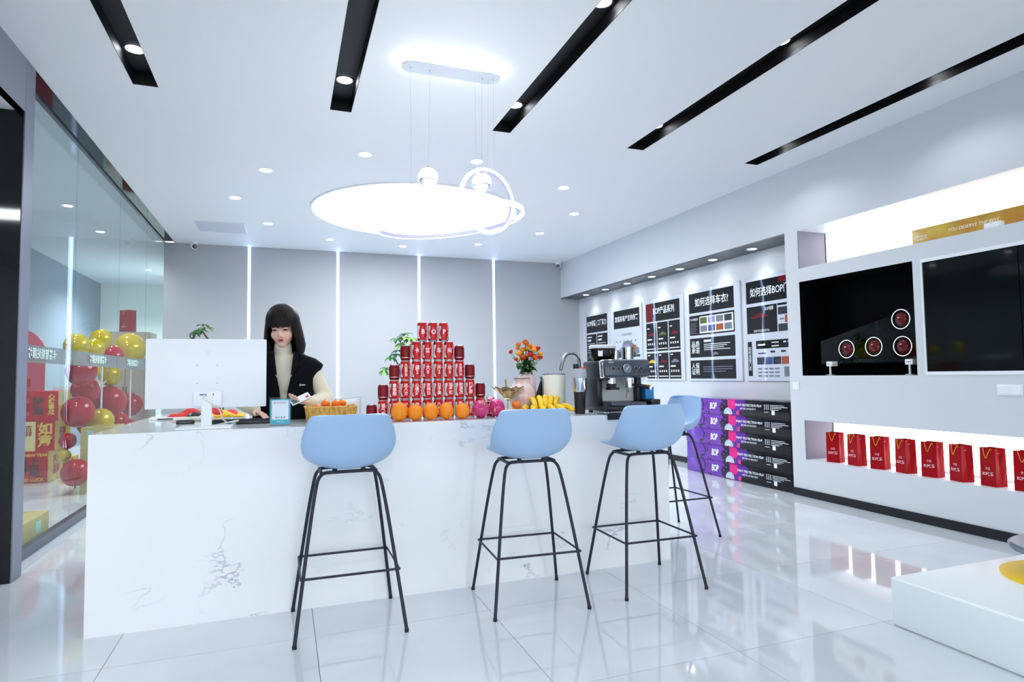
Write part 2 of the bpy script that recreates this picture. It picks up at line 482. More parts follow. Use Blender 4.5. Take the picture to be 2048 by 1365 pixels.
# ---------------------------------------------------------------- luminous ceiling disc, downlights, vents, cameras
t = thing('ceiling_light', 'large round glowing white light disc flush in the ceiling', 'ceiling light', (1.585, 7.81, H))
add('diffuser', lathe([(1.28, 0.0), (1.28, -0.012), (1.25, -0.02), (0.0001, -0.02)], 96, cap=False), 'glow_disc', t, smooth=0)
add('rim', lathe([(1.305, 0.0), (1.305, -0.014), (1.28, -0.014), (1.28, 0.0)], 96, cap=False), 'white_plastic', t, smooth=0)
dl = [((0.70, 5.86), 'small ceiling downlight in front of the light disc, left of the hanging wires'),
      ((1.76, 5.72), 'small ceiling downlight just behind the top of the upright lamp ring'),
      ((-0.19, 6.62), 'small ceiling downlight left of the light disc, nearest the black slots'),
      ((-0.55, 7.75), 'small ceiling downlight left of the light disc, nearest the glass partition'),
      ((-0.22, 8.94), 'small ceiling downlight beside the square ceiling hatch'),
      ((0.64, 9.69), 'small ceiling downlight above the second light strip from the glass'),
      ((1.78, 9.88), 'small ceiling downlight nearest the grey back wall, left of third light strip'),
      ((2.90, 9.39), 'small ceiling downlight behind the light disc, above the rightmost light strip'),
      ((2.94, 6.24), 'small ceiling downlight right of the upright lamp ring, nearest the black slots'),
      ((3.55, 7.23), 'small ceiling downlight right of the light disc, nearest the poster wall'),
      ((3.55, 8.40), 'small ceiling downlight right of the light disc, nearest the corner camera')]
def downlight(loc, label, r, group, w, spot, aim=(0, 0, -1), rim='white_plastic', blend=0.6):
    t = thing('downlight', label, 'downlight', loc, group=group)
    add('rim', lathe([(r * 1.0, -0.001), (r * 1.22, -0.004), (r * 1.25, 0.0)], 28, cap=False), rim, t)
    add('lens', lathe([(0.0001, -0.003), (r, -0.003)], 28, cap=False), 'glow_lamp', t)
    lamp('lamp', 'SPOT', (0, 0, -0.02), w, spot=spot, blend=blend, size=r, aim=aim, parent=t)
    return t
glow('glow_lamp', COOL, 14.0)
for (x, y), lab in dl: downlight((x, y, H), lab, 0.055, 'small ceiling downlights', L_DOWN, 120)
slab = ['leftmost', 'second', 'middle', 'fourth', 'rightmost']
for k, (a, b) in enumerate(SLX):
    for q, y in enumerate((4.59, 3.12, 1.65)):
        lab = ['downlight in %s black ceiling slot, nearest the slot end' % slab[k], 'downlight in %s black ceiling slot, second from the slot end' % slab[k], 'downlight in %s black ceiling slot, third from the slot end' % slab[k]][q]
        downlight(((a + b) / 2, y, H + 0.088), lab, 0.055, 'slot downlights', L_SLOT, 130, rim='black_plastic')
for q, y in enumerate((9.93, 9.22, 8.51, 7.81, 7.12, 6.42, 5.72)):
    lab = 'downlight under the poster soffit, %s from the back wall' % ['first', 'second', 'third', 'fourth', 'fifth', 'sixth', 'seventh'][q]
    downlight((5.083, y, 2.675), lab, 0.05, 'soffit downlights', L_NICHE, 100, aim=(0.12, 0, -1), blend=1.0)
t = thing('ceiling_hatch', 'square white access hatch in the ceiling near glass partition', 'hatch', (-0.837, 9.32, H))
add('frame', join(box(-0.325, 0.325, -0.315, -0.30, -0.008, 0), box(-0.325, 0.325, 0.30, 0.315, -0.008, 0), box(-0.325, -0.31, -0.3, 0.3, -0.008, 0), box(0.31, 0.325, -0.3, 0.3, -0.008, 0)), 'white_plastic', t, smooth=0)
add('panel', box(-0.305, 0.305, -0.295, 0.295, -0.003, 0), mat('hatch_grey', (206, 209, 218), 0.5), t, smooth=0)
def cctv(loc, label, rz):
    t = thing('security_camera', label, 'security camera', loc, rz)
    add('base', lathe([(0.055, 0), (0.055, -0.03), (0.045, -0.045), (0.0001, -0.045)], 24), 'white_plastic', t)
    add('eye', ell((0, -0.012, -0.07), (0.05, 0.05, 0.048)), 'white_plastic', t)
    f = add('lens', xf(lathe([(0.034, 0), (0.034, 0.012), (0.026, 0.02), (0.0001, 0.02)], 20), (0, -0.045, -0.078), (PI / 2 + 0.25, 0, 0)), 'black_gloss', t)
    add('lens_ring', xf(torus(0.014, 0.004, 16, 6), (0, -0.067, -0.083), (PI / 2 + 0.25, 0, 0)), 'steel', f)
cctv((4.80, 10.50, H), 'white dome security camera in the corner by poster wall', -0.5)
cctv((-1.31, 10.45, H), 'white dome security camera near the glass partition', 0.4)
# ---------------------------------------------------------------- reception counter
CZ = 0.983
ct = thing('reception_counter', 'long white marble reception counter behind the bar stools', 'counter', (0.765, 3.61, 0))
ox, oy = -0.765, -3.61
def cb(x0, x1, y0, y1, z0, z1): return box(x0 + ox, x1 + ox, y0 + oy, y1 + oy, z0, z1)
add('front_panel', cb(-0.907, 2.441, 3.61, 3.635, 0, CZ - 0.002), 'marble', ct, smooth=0)
add('side_panel', cb(-0.907, -0.882, 3.635, 5.45, 0, CZ - 0.002), 'marble', ct, smooth=0)
add('side_panel', cb(2.416, 2.441, 3.635, 4.80, 0, CZ - 0.002), 'marble', ct, smooth=0)
poly = [(-0.905, 3.612), (2.439, 3.612), (2.439, 4.80), (1.85, 4.80), (1.85, 4.26), (-0.38, 4.26), (-0.38, 5.45), (-0.905, 5.45)]
add('worktop', prism([(x + ox, y + oy) for x, y in poly], CZ - 0.03, CZ), 'worktop', ct, smooth=0)
add('inner_panel', join(cb(-0.40, 1.87, 4.20, 4.22, 0.0, CZ - 0.03), cb(-0.40, -0.385, 4.22, 5.43, 0, CZ - 0.03), cb(1.855, 1.87, 4.22, 4.78, 0, CZ - 0.03)), 'white_plastic', ct, smooth=0)

# ---------------------------------------------------------------- bar stools
mat('stool_blue', (158, 190, 226), 0.42)
mat('stool_steel', (30, 36, 50), 0.45, 0.3)
mat('rubber', (20, 22, 26), 0.7)
PROF = smooth_path([(0.245, 0.815, 0), (0.165, 0.801, 0), (0.05, 0.788, 0), (-0.05, 0.783, 0), (-0.13, 0.792, 0), (-0.175, 0.832, 0), (-0.195, 0.90, 0), (-0.207, 0.98, 0), (-0.215, 1.068, 0)], 2)
EDGE = smooth_path([(0.24, 0.828, 0.17), (0.155, 0.830, 0.197), (0.05, 0.840, 0.21), (-0.02, 0.857, 0.221), (-0.07, 0.882, 0.230), (-0.105, 0.918, 0.235), (-0.125, 0.962, 0.229), (-0.14, 1.01, 0.213), (-0.155, 1.066, 0.192)], 2)
def along(path, v):
    n = len(path) - 1; t = v * n; i = min(int(t), n - 1); f = t - i
    return path[i] * (1 - f) + path[i + 1] * f
def shell(u, v):
    s = u * 2 - 1
    c, e = along(PROF, v), along(EDGE, v)
    w = e.z
    for d, r in (((1 - v) * 0.62, 0.055), (v * 0.62, 0.09)):           # rounded corners at both ends
        if d < r: w -= r - math.sqrt(max(0, r * r - (r - d) ** 2))
    ph = s * PI / 2 * 0.93
    k = (1 - math.cos(ph)) / (1 - math.cos(PI / 2 * 0.93))
    return Vector((w * math.sin(ph) / math.sin(PI / 2 * 0.93), c.x + (e.x - c.x) * k, c.y + (e.y - c.y) * k))
gs = grid(shell, 26, 44)
def make_stool(label):
    t = thing('bar_stool', label, 'bar stool', (0, 0, 0), group='pale blue bar stools')
    s = add('seat_shell', gs, 'stool_blue', t, smooth=80)
    md = s.modifiers.new('thick', 'SOLIDIFY'); md.thickness = 0.011; md.offset = -1
    fx, fy = 0.26, 0.247
    top = 0.772
    tx, tyf, tyr = 0.135, 0.105, -0.085
    for sx in (-1, 1):
        for sy, ty in ((1, tyf), (-1, tyr)):
            pts = smooth_path([(sx * fx, sy * fy, 0.012), (sx * (tx + 0.03), ty + sy * 0.022, top - 0.055), (sx * tx, ty, top), (sx * (tx - 0.05), ty, top + 0.002)], 3)
            leg = add('leg', tube(pts, 0.0088, 10), 'stool_steel', t)
            add('foot_cap', xf(cyl(0.0105, 0, 0.016, 12), (sx * fx, sy * fy, 0)), 'rubber', leg)
    add('seat_frame', join(tube([(-tx + 0.045, tyf, top + 0.002), (tx - 0.045, tyf, top + 0.002)], 0.0085, 10), tube([(-tx + 0.045, tyr, top + 0.002), (tx - 0.045, tyr, top + 0.002)], 0.0085, 10),
                           tube([(-tx, tyf, top), (-tx, tyr, top)], 0.0085, 10), tube([(tx, tyf, top), (tx, tyr, top)], 0.0085, 10)), 'stool_steel', t)
    for sx in (-1, 1):
        for ty in (tyf, tyr): add('mount', xf(cyl(0.012, 0, 0.016, 12), (sx * 0.07, ty, top + 0.004)), 'rubber', t)
    z = 0.295
    q = (z - 0.012) / (top - 0.055 - 0.012)
    rx, ryf, ryr = fx + (tx + 0.03 - fx) * q + 0.012, fy + (tyf + 0.022 - fy) * q + 0.012, fy + (-tyr + 0.022 - fy) * q + 0.012
    add('footrest', tube([(-rx, ryf, z), (rx, ryf, z), (rx, -ryr, z), (-rx, -ryr, z), (-rx, ryf - 0.001, z)], 0.0062, 8), 'stool_steel', t)
    return t
st0 = make_stool('pale blue bar stool nearest the monitor, its back to the viewer')
st0.location = (0.311, 3.352 - 0.0, 0)
dup(st0, (1.289, 3.294, 0), math.radians(-3.5), 'pale blue bar stool standing in front of the bananas')
dup(st0, (2.043, 3.302, 0), math.radians(-1.2), 'pale blue bar stool standing in front of the coffee machine')
dup(st0, (2.868, 4.211, 0), math.radians(90.5), 'pale blue bar stool at the counter end beside the purple cartons')

# ---------------------------------------------------------------- hanging ring chandelier
pd = thing('chandelier', 'white ring chandelier with two globes hanging above the counter', 'chandelier', (1.053, 3.97, H))
def P(x, z, y=3.97): return (x - 1.053, y - 3.97, z - H)
can = add('canopy', xf(prism(stadium(0.68, 0.072), -0.012, 0.0), (0, 0, -0.042), (0, 0, 0)), mat('canopy_white', (215, 220, 228), 0.4), pd, smooth=30)
add('glow_rim', xf(prism(stadium(0.64, 0.052), 0.0, 0.02), (0, 0, -0.04)), glow('glow_canopy', COOL, 13.0), can, smooth=0)
add('canopy_mount', xf(prism(stadium(0.56, 0.03), -0.02, 0.0), (0, 0, 0)), 'white_plastic', can, smooth=0)
for x in (0.77, 0.90, 1.265, 1.345): add('ceiling_anchor', xf(cyl(0.006, -0.008, 0, 10), P(x, H - 0.054)), 'chrome', can)
RC = Vector((1.293, 3.97, 2.440))
wires = [((0.77, H - 0.05), (0.773, 2.32)), ((0.90, H - 0.05), (0.884, 2.63)), ((1.215, H - 0.05), (1.215, 2.36)), ((1.265, H - 0.05), (1.255, 2.63)), ((1.31, H - 0.05), (1.30, 2.66)), ((1.345, H - 0.05), (1.345, 2.375))]
for a, b in wires: add('wire', tube([P(*a), P(*b)], 0.0007, 6), mat('wire_grey', (196, 200, 208), 0.4, 0.3), pd)
for x, z in ((0.884, 2.563), (1.255, 2.566)):
    gl = add('globe', xf(lathe([(0.0001, 0.066)] + [(0.066 * math.sin(a), 0.066 * math.cos(a)) for a in [PI * i / 18 for i in range(1, 12)]], 28, cap=False), P(x, z)), 'glow_globe' if 'glow_globe' in MATS else glow('glow_globe', COOL, 2.0), pd)
    add('globe_base', xf(lathe([(0.066 * math.sin(a), 0.066 * math.cos(a)) for a in [PI * i / 18 for i in range(11, 18)]] + [(0.0001, -0.062)], 28, cap=False), P(x, z)), mat('clear_resin', (225, 230, 240), 0.08, trans=0.6), gl)
    add('globe_cap', xf(cyl(0.018, 0, 0.014, 16, 0.010), P(x, z + 0.062)), mat('brass', (214, 168, 92), 0.25, 1.0), gl)
    add('globe_ring', xf(torus(0.0615, 0.004, 28, 6), P(x, z - 0.022)), 'chrome', gl)
def flat_ring(R, w, h, n=72):
    return lathe([(R - w, -h), (R, -h), (R, h), (R - w, h), (R - w, -h)], n, cap=False)
r1 = add('upright_ring', xf(flat_ring(0.226, 0.022, 0.012), P(RC.x, RC.z), (PI / 2, 0, 0.32)), 'glow_ring', pd, smooth=40)
r2 = add('flat_ring', xf(flat_ring(0.50, 0.014, 0.015, 96), P(1.03, 2.285), (0, -0.12, 0)), 'glow_ring', pd, smooth=40)
add('ring_trim', xf(flat_ring(0.485, 0.003, 0.013, 96), P(1.03, 2.285), (0, -0.12, 0)), mat('trim_lilac', (150, 150, 190), 0.4), r2, smooth=40)
add('ring_trim', xf(flat_ring(0.203, 0.003, 0.011), P(RC.x, RC.z), (PI / 2, 0, 0.32)), 'trim_lilac', r1, smooth=40)
lamp('lamp', 'POINT', P(1.05, 2.25), 14, size=0.3, parent=pd)

# ---------------------------------------------------------------- posters in the recess
m = mat('poster_white', (206, 212, 224), 0.03, spec=0.45)
v = coords(m); bump(m, noise(m, v, 3.5, 1), 0.05, 0.02)
def gloss(name, rgb):
    q = mat(name, rgb, 0.03, spec=0.45)
    if not q.get('b'):
        q['b'] = 1; vv = coords(q); bump(q, noise(q, vv, 3.5, 1), 0.05, 0.02)
    return name
gloss('poster_black', (8, 9, 16)); gloss('print_white', (240, 244, 248)); gloss('print_red', (104, 8, 20)); gloss('print_grey', (120, 126, 140))
gloss('print_lilac', (150, 140, 190)); gloss('print_green', (84, 104, 44)); gloss('print_yellow', (226, 178, 40)); gloss('print_orange', (170, 84, 50)); gloss('print_dark', (52, 54, 66)); gloss('print_blue', (70, 90, 140))
XP = 5.27
def poster(label, ya, yb, z0, z1):
    # ya is the edge nearest the back wall, yb nearest the viewer; u runs along the text direction, from ya to yb
    t = thing('wall_poster', label, 'poster', (XP, (ya + yb) / 2, z0), group='wall posters')
    add('board', rbox(-0.022, 0, (yb - ya) / 2, (ya - yb) / 2, 0, z1 - z0, 0.003, 1), 'poster_white', t, smooth=0)
    t['w'] = ya - yb; t['h'] = z1 - z0
    return t
def pl_(t, g, off): return on_plane(g, (-0.022 - off, t['w'] / 2, 0), (0, -1, 0), (0, 0, 1))
def prect(t, u0, u1, z0, z1, m, parent=None, off=0.0012, name='print_panel'):
    return add(name, pl_(t, quad_xy(u0, u1, z0, z1), off), m, t if parent is None else parent, smooth=0)
def ptext(t, s, u, z, size, parent=None, bold=0.012, m='print_white', off=0.0024, align='CENTER', wide=1.0):
    return add('lettering', pl_(t, [[(x + u, y + z, 0) for x, y, _ in text_geo(s, size, bold, align, wide=wide)[0]], text_geo(s, size, bold, align)[1]], off), m, t if parent is None else parent, smooth=0)
def plines(t, rows, m, parent, off=0.0024, name='fine_print'):
    o = add(name, pl_(t, join(*[quad_xy(a, b, z - hh / 2, z + hh / 2) for a, b, z, hh in rows]), off), m, parent, smooth=0)
    o['kind'] = 'stuff'
    return o
def car(L, Hh):
    pts = [(0, .18), (.03, .38), (.2, .5), (.36, .92), (.5, 1), (.66, .95), (.85, .6), (.98, .5), (1, .2), (.93, .12), (.85, .12), (.82, 0), (.72, 0), (.69, .12), (.3, .12), (.27, 0), (.16, 0), (.13, .12)]
    V = [(x * L, y * Hh, 0) for x, y in pts]
    return V, [tuple(range(len(V)))]
def pcar(t, u, z, L, Hh, m, parent, off=0.0026, name='car_print'):
    g = car(L, Hh)
    return add(name, pl_(t, ([(x + u, y + z, 0) for x, y, _ in g[0]], g[1]), off), m, parent, smooth=0)
# poster 1
p = poster('black and white poster furthest back, headed 工厂实力, above the coffee grinder', 10.29, 9.42, 1.14, 2.34)
a = prect(p, 0.03, 0.81, 0.86, 1.165, 'poster_black'); ptext(p, 'BOP保镖 | 工厂实力', 0.42, 1.02, 0.115, a, 0.010, wide=0.72)
for q, u in enumerate((0.03, 0.43)):
    b = prect(p, u, u + 0.38, 0.26, 0.83, 'poster_black')
    plines(p, [(u + 0.04, u + 0.2, 0.78, 0.02), (u + 0.04, u + 0.17, 0.72, 0.03)] + [(u + 0.04, u + 0.32 - 0.05 * (i % 3), 0.66 - 0.04 * i, 0.008) for i in range(5)], 'print_white', b)
    plines(p, [(u + 0.05 + 0.03 * i, u + 0.065 + 0.03 * i, 0.4 + 0.02 * (i % 3), 0.05) for i in range(8)], 'print_grey', b, name='chart_print')
    c = prect(p, u, u + 0.38, 0.03, 0.22, 'poster_black'); pcar(p, u + 0.04, 0.06, 0.3, 0.1, 'print_red' if q else 'print_grey', c)
# poster 2
p = poster('white poster with a dented car, headed 漆面容易产生的伤害', 9.28, 8.38, 1.14, 2.36)
a = prect(p, 0.03, 0.84, 0.86, 1.16, 'poster_black'); ptext(p, '漆面容易产生的伤害', 0.435, 1.01, 0.10, a, 0.011, wide=0.82)
ptext(p, '汽车漆面 损伤来源', 0.43, 0.75, 0.04, None, 0.003, 'print_grey')
plines(p, [(0.1 + 0.12 * i, 0.13 + 0.12 * i, 0.64, 0.03) for i in range(6)], 'print_grey', p)
plines(p, [(0.10, 0.84, 0.395, 0.035)], 'print_dark', p, name='shadow_print')
pcar(p, 0.08, 0.39, 0.74, 0.26, 'print_grey', p); plines(p, [(0.3, 0.52, 0.56, 0.06), (0.2, 0.26, 0.5, 0.02)], 'print_lilac', p, 0.003, 'car_window_print'); plines(p, [(0.62, 0.72, 0.53, 0.08)], 'print_orange', p, 0.0032, 'dent_print')
for u in (0.2, 0.66): add('wheel_print', pl_(p, xf(lathe([(0.0001, 0), (0.05, 0)], 16, cap=False), (u, 0.42, 0)), 0.0034), 'print_dark', p, smooth=0)
for u, s in ((0.12, '石子'), (0.4, '划痕'), (0.66, '鸟粪')): ptext(p, s, u, 0.2, 0.05, None, 0.003, 'print_grey')
# poster 3
p = poster('poster of six dark car panels headed BOP产品系列, behind the coffee machine', 8.28, 7.30, 1.14, 2.37)
a = prect(p, 0.03, 0.90, 0.89, 1.17, 'poster_black'); prect(p, 0.03, 0.24, 0.89, 1.17, 'print_red', a, 0.0018, 'tint_print'); ptext(p, 'BOP产品系列', 0.5, 1.04, 0.12, a, 0.011, wide=0.78)
cols = ['print_red', 'print_green', 'print_red', 'print_yellow', 'print_red', 'print_grey']
for r in range(2):
    for c in range(3):
        u = 0.03 + 0.296 * c; z = 0.44 if r == 0 else 0.03
        b = prect(p, u, u + 0.275, z, z + (0.43 if r == 0 else 0.38), 'poster_black')
        pcar(p, u + 0.035, z + 0.23, 0.2, 0.055, cols[r * 3 + c], b)
        plines(p, [(u + 0.03, u + 0.09, z + 0.35, 0.016), (u + 0.03, u + 0.15, z + 0.18, 0.02)] + [(u + 0.04 + 0.055 * i, u + 0.065 + 0.055 * i, z + 0.11, 0.03) for i in range(4)] + [(u + 0.015, u + 0.26, z + 0.035, 0.012)], 'print_white', b)
# poster 4
p = poster('poster of four black strips headed 如何选择车衣?', 7.19, 6.14, 1.14, 2.38)
a = prect(p, 0.03, 0.94, 0.92, 1.19, 'poster_black'); ptext(p, '如何选择车衣?', 0.5, 1.05, 0.125, a, 0.011, wide=0.86)
a = prect(p, 0.03, 0.94, 0.615, 0.885, 'poster_black'); ptext(p, '八大完美服务', 0.13, 0.83, 0.036, a, 0.004, wide=0.85); plines(p, [(0.05, 0.2 - 0.03 * (i % 2), 0.78 - 0.022 * i, 0.006) for i in range(7)], 'print_grey', a)
b = prect(p, 0.25, 0.92, 0.635, 0.86, 'print_white', a, 0.002)
ic = ['print_green', 'print_lilac', 'print_grey', 'print_dark', 'print_grey', 'print_blue', 'print_orange', 'print_grey']
for i in range(8):
    u = 0.265 + 0.163 * (i % 4); z = 0.655 if i > 3 else 0.765
    prect(p, u, u + 0.14, z, z + 0.082, ic[i], a, 0.0028, 'photo_print')
a = prect(p, 0.03, 0.94, 0.315, 0.575, 'poster_black'); ptext(p, '品质\n承诺', 0.15, 0.445, 0.09, a, 0.008)
plines(p, [(0.33, 0.48, 0.53, 0.03)] + [(0.33, 0.85 - 0.06 * (i % 3), 0.485 - 0.024 * i, 0.008) for i in range(4)], 'print_white', a); pcar(p, 0.5, 0.34, 0.12, 0.04, 'print_grey', a)
a = prect(p, 0.03, 0.94, 0.03, 0.275, 'poster_black'); ptext(p, '人保\n证明', 0.14, 0.155, 0.085, a, 0.008)
plines(p, [(0.3, 0.88 - 0.13 * (i == 2), 0.185 - 0.03 * i, 0.009) for i in range(3)], 'print_grey', a)
# poster 5
p = poster('poster nearest the display wall, headed 如何选择BOP门店', 6.06, 5.045, 1.14, 2.38)
a = prect(p, 0.03, 1.0, 0.925, 1.19, 'poster_black'); prect(p, 0.55, 1.0, 1.12, 1.19, 'print_red', a, 0.0018, 'tint_print'); ptext(p, '如何选择BOP门店', 0.45, 1.045, 0.115, a, 0.011, wide=0.78)
a = prect(p, 0.03, 0.52, 0.565, 0.885, 'poster_black'); pcar(p, 0.09, 0.74, 0.3, 0.06, 'print_red', a); ptext(p, 'BOP保镖', 0.4, 0.84, 0.05, a, 0.008, wide=0.7); ptext(p, '智能汽车贴膜直供平台', 0.27, 0.59, 0.032, a, 0.002, wide=0.8)
prect(p, 0.53, 1.0, 0.86, 0.885, 'poster_black')
for i, c in enumerate(('print_dark', 'print_orange', 'print_dark')):
    b = prect(p, 0.535 + (0.1 if i == 1 else 0), 0.80 + (0.1 if i == 1 else 0), 0.755 - 0.095 * i, 0.84 - 0.095 * i, c, None, name='photo_print')
    plines(p, [(0.84 if i != 1 else 0.56, 0.92 if i != 1 else 0.62, 0.80 - 0.095 * i, 0.02)], 'print_grey', b)
a = prect(p, 0.03, 0.10, 0.06, 0.47, 'poster_black'); ptext(p, '如\n何\n选\n择\n门\n店', 0.065, 0.265, 0.05, a, 0.003)
a = prect(p, 0.17, 0.95, 0.38, 0.475, 'poster_black'); plines(p, [(0.2, 0.32, 0.425, 0.02), (0.42, 0.53, 0.445, 0.012), (0.42, 0.53, 0.405, 0.012), (0.6, 0.64, 0.445, 0.015), (0.66, 0.8, 0.445, 0.01)], 'print_white', a)
plines(p, [(0.2, 0.33, 0.325, 0.014), (0.4, 0.47, 0.34, 0.022), (0.56, 0.63, 0.34, 0.022), (0.72, 0.79, 0.34, 0.022), (0.85, 0.93, 0.33, 0.03)], 'print_dark', p)
for i in range(6): prect(p, 0.18 + 0.128 * i, 0.30 + 0.128 * i, 0.195, 0.28, ['print_dark', 'print_blue', 'print_dark', 'print_orange', 'print_blue', 'print_dark'][i], None, name='photo_print')
plines(p, [(0.19 + 0.09 * i, 0.26 + 0.09 * i, 0.145 - 0.042 * j, 0.018) for i in range(4) for j in range(3)] + [(0.6 + 0.13 * i, 0.7 + 0.13 * i, 0.11, 0.11) for i in range(3)], 'print_grey', p)

# ---------------------------------------------------------------- film cartons stacked in the recess
m = mat('carton_print', (60, 30, 90), 0.12, spec=0.3, coat=0.15)
tc = N(m, 'ShaderNodeTexCoord'); sp = N(m, 'ShaderNodeSeparateXYZ'); link(m, tc.outputs['Object'], sp.inputs[0])
sn = N(m, 'ShaderNodeVectorMath', operation='SNAP'); link(m, tc.outputs['Object'], sn.inputs[0]); sn.inputs[1].default_value = (0.014, 0.014, 0.014)
nz = noise(m, sn.outputs[0], 9, 2)
s2 = N(m, 'ShaderNodeSeparateXYZ'); link(m, sn.outputs[0], s2.inputs[0])
ad = N(m, 'ShaderNodeMath', operation='MULTIPLY_ADD'); link(m, nz, ad.inputs[0]); ad.inputs[1].default_value = 0.55; link(m, s2.outputs['Y'], ad.inputs[2])
mr = N(m, 'ShaderNodeMapRange'); link(m, ad.outputs[0], mr.inputs[0]); mr.inputs[1].default_value = -0.75; mr.inputs[2].default_value = 1.25
rp = N(m, 'ShaderNodeValToRGB'); rp.color_ramp.interpolation = 'CONSTANT'; link(m, mr.outputs[0], rp.inputs[0])
for i, (pp, c) in enumerate([(0.0, (20, 22, 28)), (0.43, (96, 40, 150)), (0.49, (222, 30, 130)), (0.555, (34, 28, 54)), (0.60, (112, 50, 168)), (0.76, (40, 32, 70)), (0.79, (106, 54, 172))]):
    e = rp.color_ramp.elements
    if i >= len(e): e.new(pp)
    e[i].position = pp; e[i].color = (*lin(c), 1)
to_base(m, rp.outputs[0])
mat('carton_side', (30, 30, 38), 0.3); mat('carton_silver', (190, 206, 222), 0.2, 0.2); mat('carton_pink', (230, 50, 130), 0.3)
mat('ink_white', (236, 240, 245), 0.4)
CH = 0.187
for k in range(5):
    dx = (0.0, 0.006, -0.004, 0.004, 0.0)[k]
    t = thing('film_carton', 'long purple and black film carton, %s of the stack of five' % ['bottom one', 'second from bottom', 'middle one', 'second from top', 'topmost'][k], 'carton', (5.065, 5.925 - dx, CH * k), group='film cartons by the display wall')
    add('box_body', rbox(-0.172, 0.175, -0.885, 0.885, 0.001, CH - 0.001, 0.004, 2), 'carton_print', t, smooth=30)
    add('lid_flap', box(-0.1735, -0.172, -0.88, 0.88, CH - 0.010, CH - 0.008), 'carton_side', t, smooth=0)
    def cf(g, off=0.002): return on_plane(g, (-0.172 - off, 0, 0), (0, -1, 0), (0, 0, 1))
    def ct_(s, u, z, size, bold, sh=0.0, wide=1.0, name='lettering', m_='ink_white', al='CENTER'):
        gg = text_geo(s, size, bold, al, sh, wide=wide)
        return add(name, cf(([(x + u, y + z, 0) for x, y, _ in gg[0]], gg[1])), m_, t, smooth=0)
    ct_('BOP', -0.335, 0.095, 0.105, 0.035, 0.22, 0.62)
    ct_('PAINT PROTECTION FILM', 0.27, 0.125, 0.036, 0.02, 0.25, 1.0)
    ct_('BETTER OF PROTECT', 0.27, 0.085, 0.026, 0.012, 0.0)
    sd = add('silver_disc_print', cf(lathe([(0.0001, 0), (0.075, 0)], 24, cap=False, a0=0, a1=PI)), 'carton_silver', t, loc=(0, 0, 0.012), smooth=0); sd.location = (0, 0.065, 0.012)
    add('disc_ring_print', cf(lathe([(0.022, 0), (0.028, 0)], 20, cap=False, a0=0, a1=PI), 0.0026), 'ink_white', sd, smooth=0)
    pk = add('badge_print', cf(lathe([(0.0001, 0), (0.026, 0)], 20, cap=False)), 'carton_pink', t, loc=(0, -0.10, 0.035), smooth=0)
    add('fine_print', cf(join(*[quad_xy(0.52 + 0.028 * i, 0.535 + 0.028 * i, 0.138 - 0.015 * j, 0.145 - 0.015 * j) for i in range(3) for j in range(4)], *[quad_xy(0.61, 0.61 + (0.20, 0.25, 0.16, 0.12)[j], 0.138 - 0.016 * j, 0.143 - 0.016 * j) for j in range(4)],
        quad_xy(0.52, 0.59, 0.062, 0.067), quad_xy(0.63, 0.675, 0.04, 0.085))), 'ink_white', t, smooth=0)

# ---------------------------------------------------------------- red gift bags on the lit shelf
mat('bag_red', (158, 0, 14), 0.5, spec=0.15); mat('bag_cord', (226, 170, 40), 0.5); mat('bag_inside', (236, 232, 235), 0.6)
def bag_geo(w, d, h):
    V = [(-d / 2, -w / 2, 0), (d / 2, -w / 2, 0), (d / 2, w / 2, 0), (-d / 2, w / 2, 0)]
    mid = [(-d / 2 * 0.97, -w / 2, h * 0.5), (0, -w / 2 + 0.012, h * 0.5), (d / 2 * 0.97, -w / 2, h * 0.5), (d / 2 * .97, w / 2, h * 0.5), (0, w / 2 - 0.012, h * 0.5), (-d / 2 * .97, w / 2, h * 0.5)]
    bot = [(-d / 2, -w / 2, 0), (0, -w / 2, 0), (d / 2, -w / 2, 0), (d / 2, w / 2, 0), (0, w / 2, 0), (-d / 2, w / 2, 0)]
    top = [(-d / 2 * .9, -w / 2, h), (0, -w / 2 + 0.022, h), (d / 2 * .9, -w / 2, h), (d / 2 * .9, w / 2, h), (0, w / 2 - 0.022, h), (-d / 2 * .9, w / 2, h)]
    V = bot + mid + top
    F = [(5, 4, 3, 2, 1, 0)]
    for j in range(2):
        for i in range(6): F.append((j * 6 + i, j * 6 + (i + 1) % 6, j * 6 + 6 + (i + 1) % 6, j * 6 + 6 + i))
    return V, F
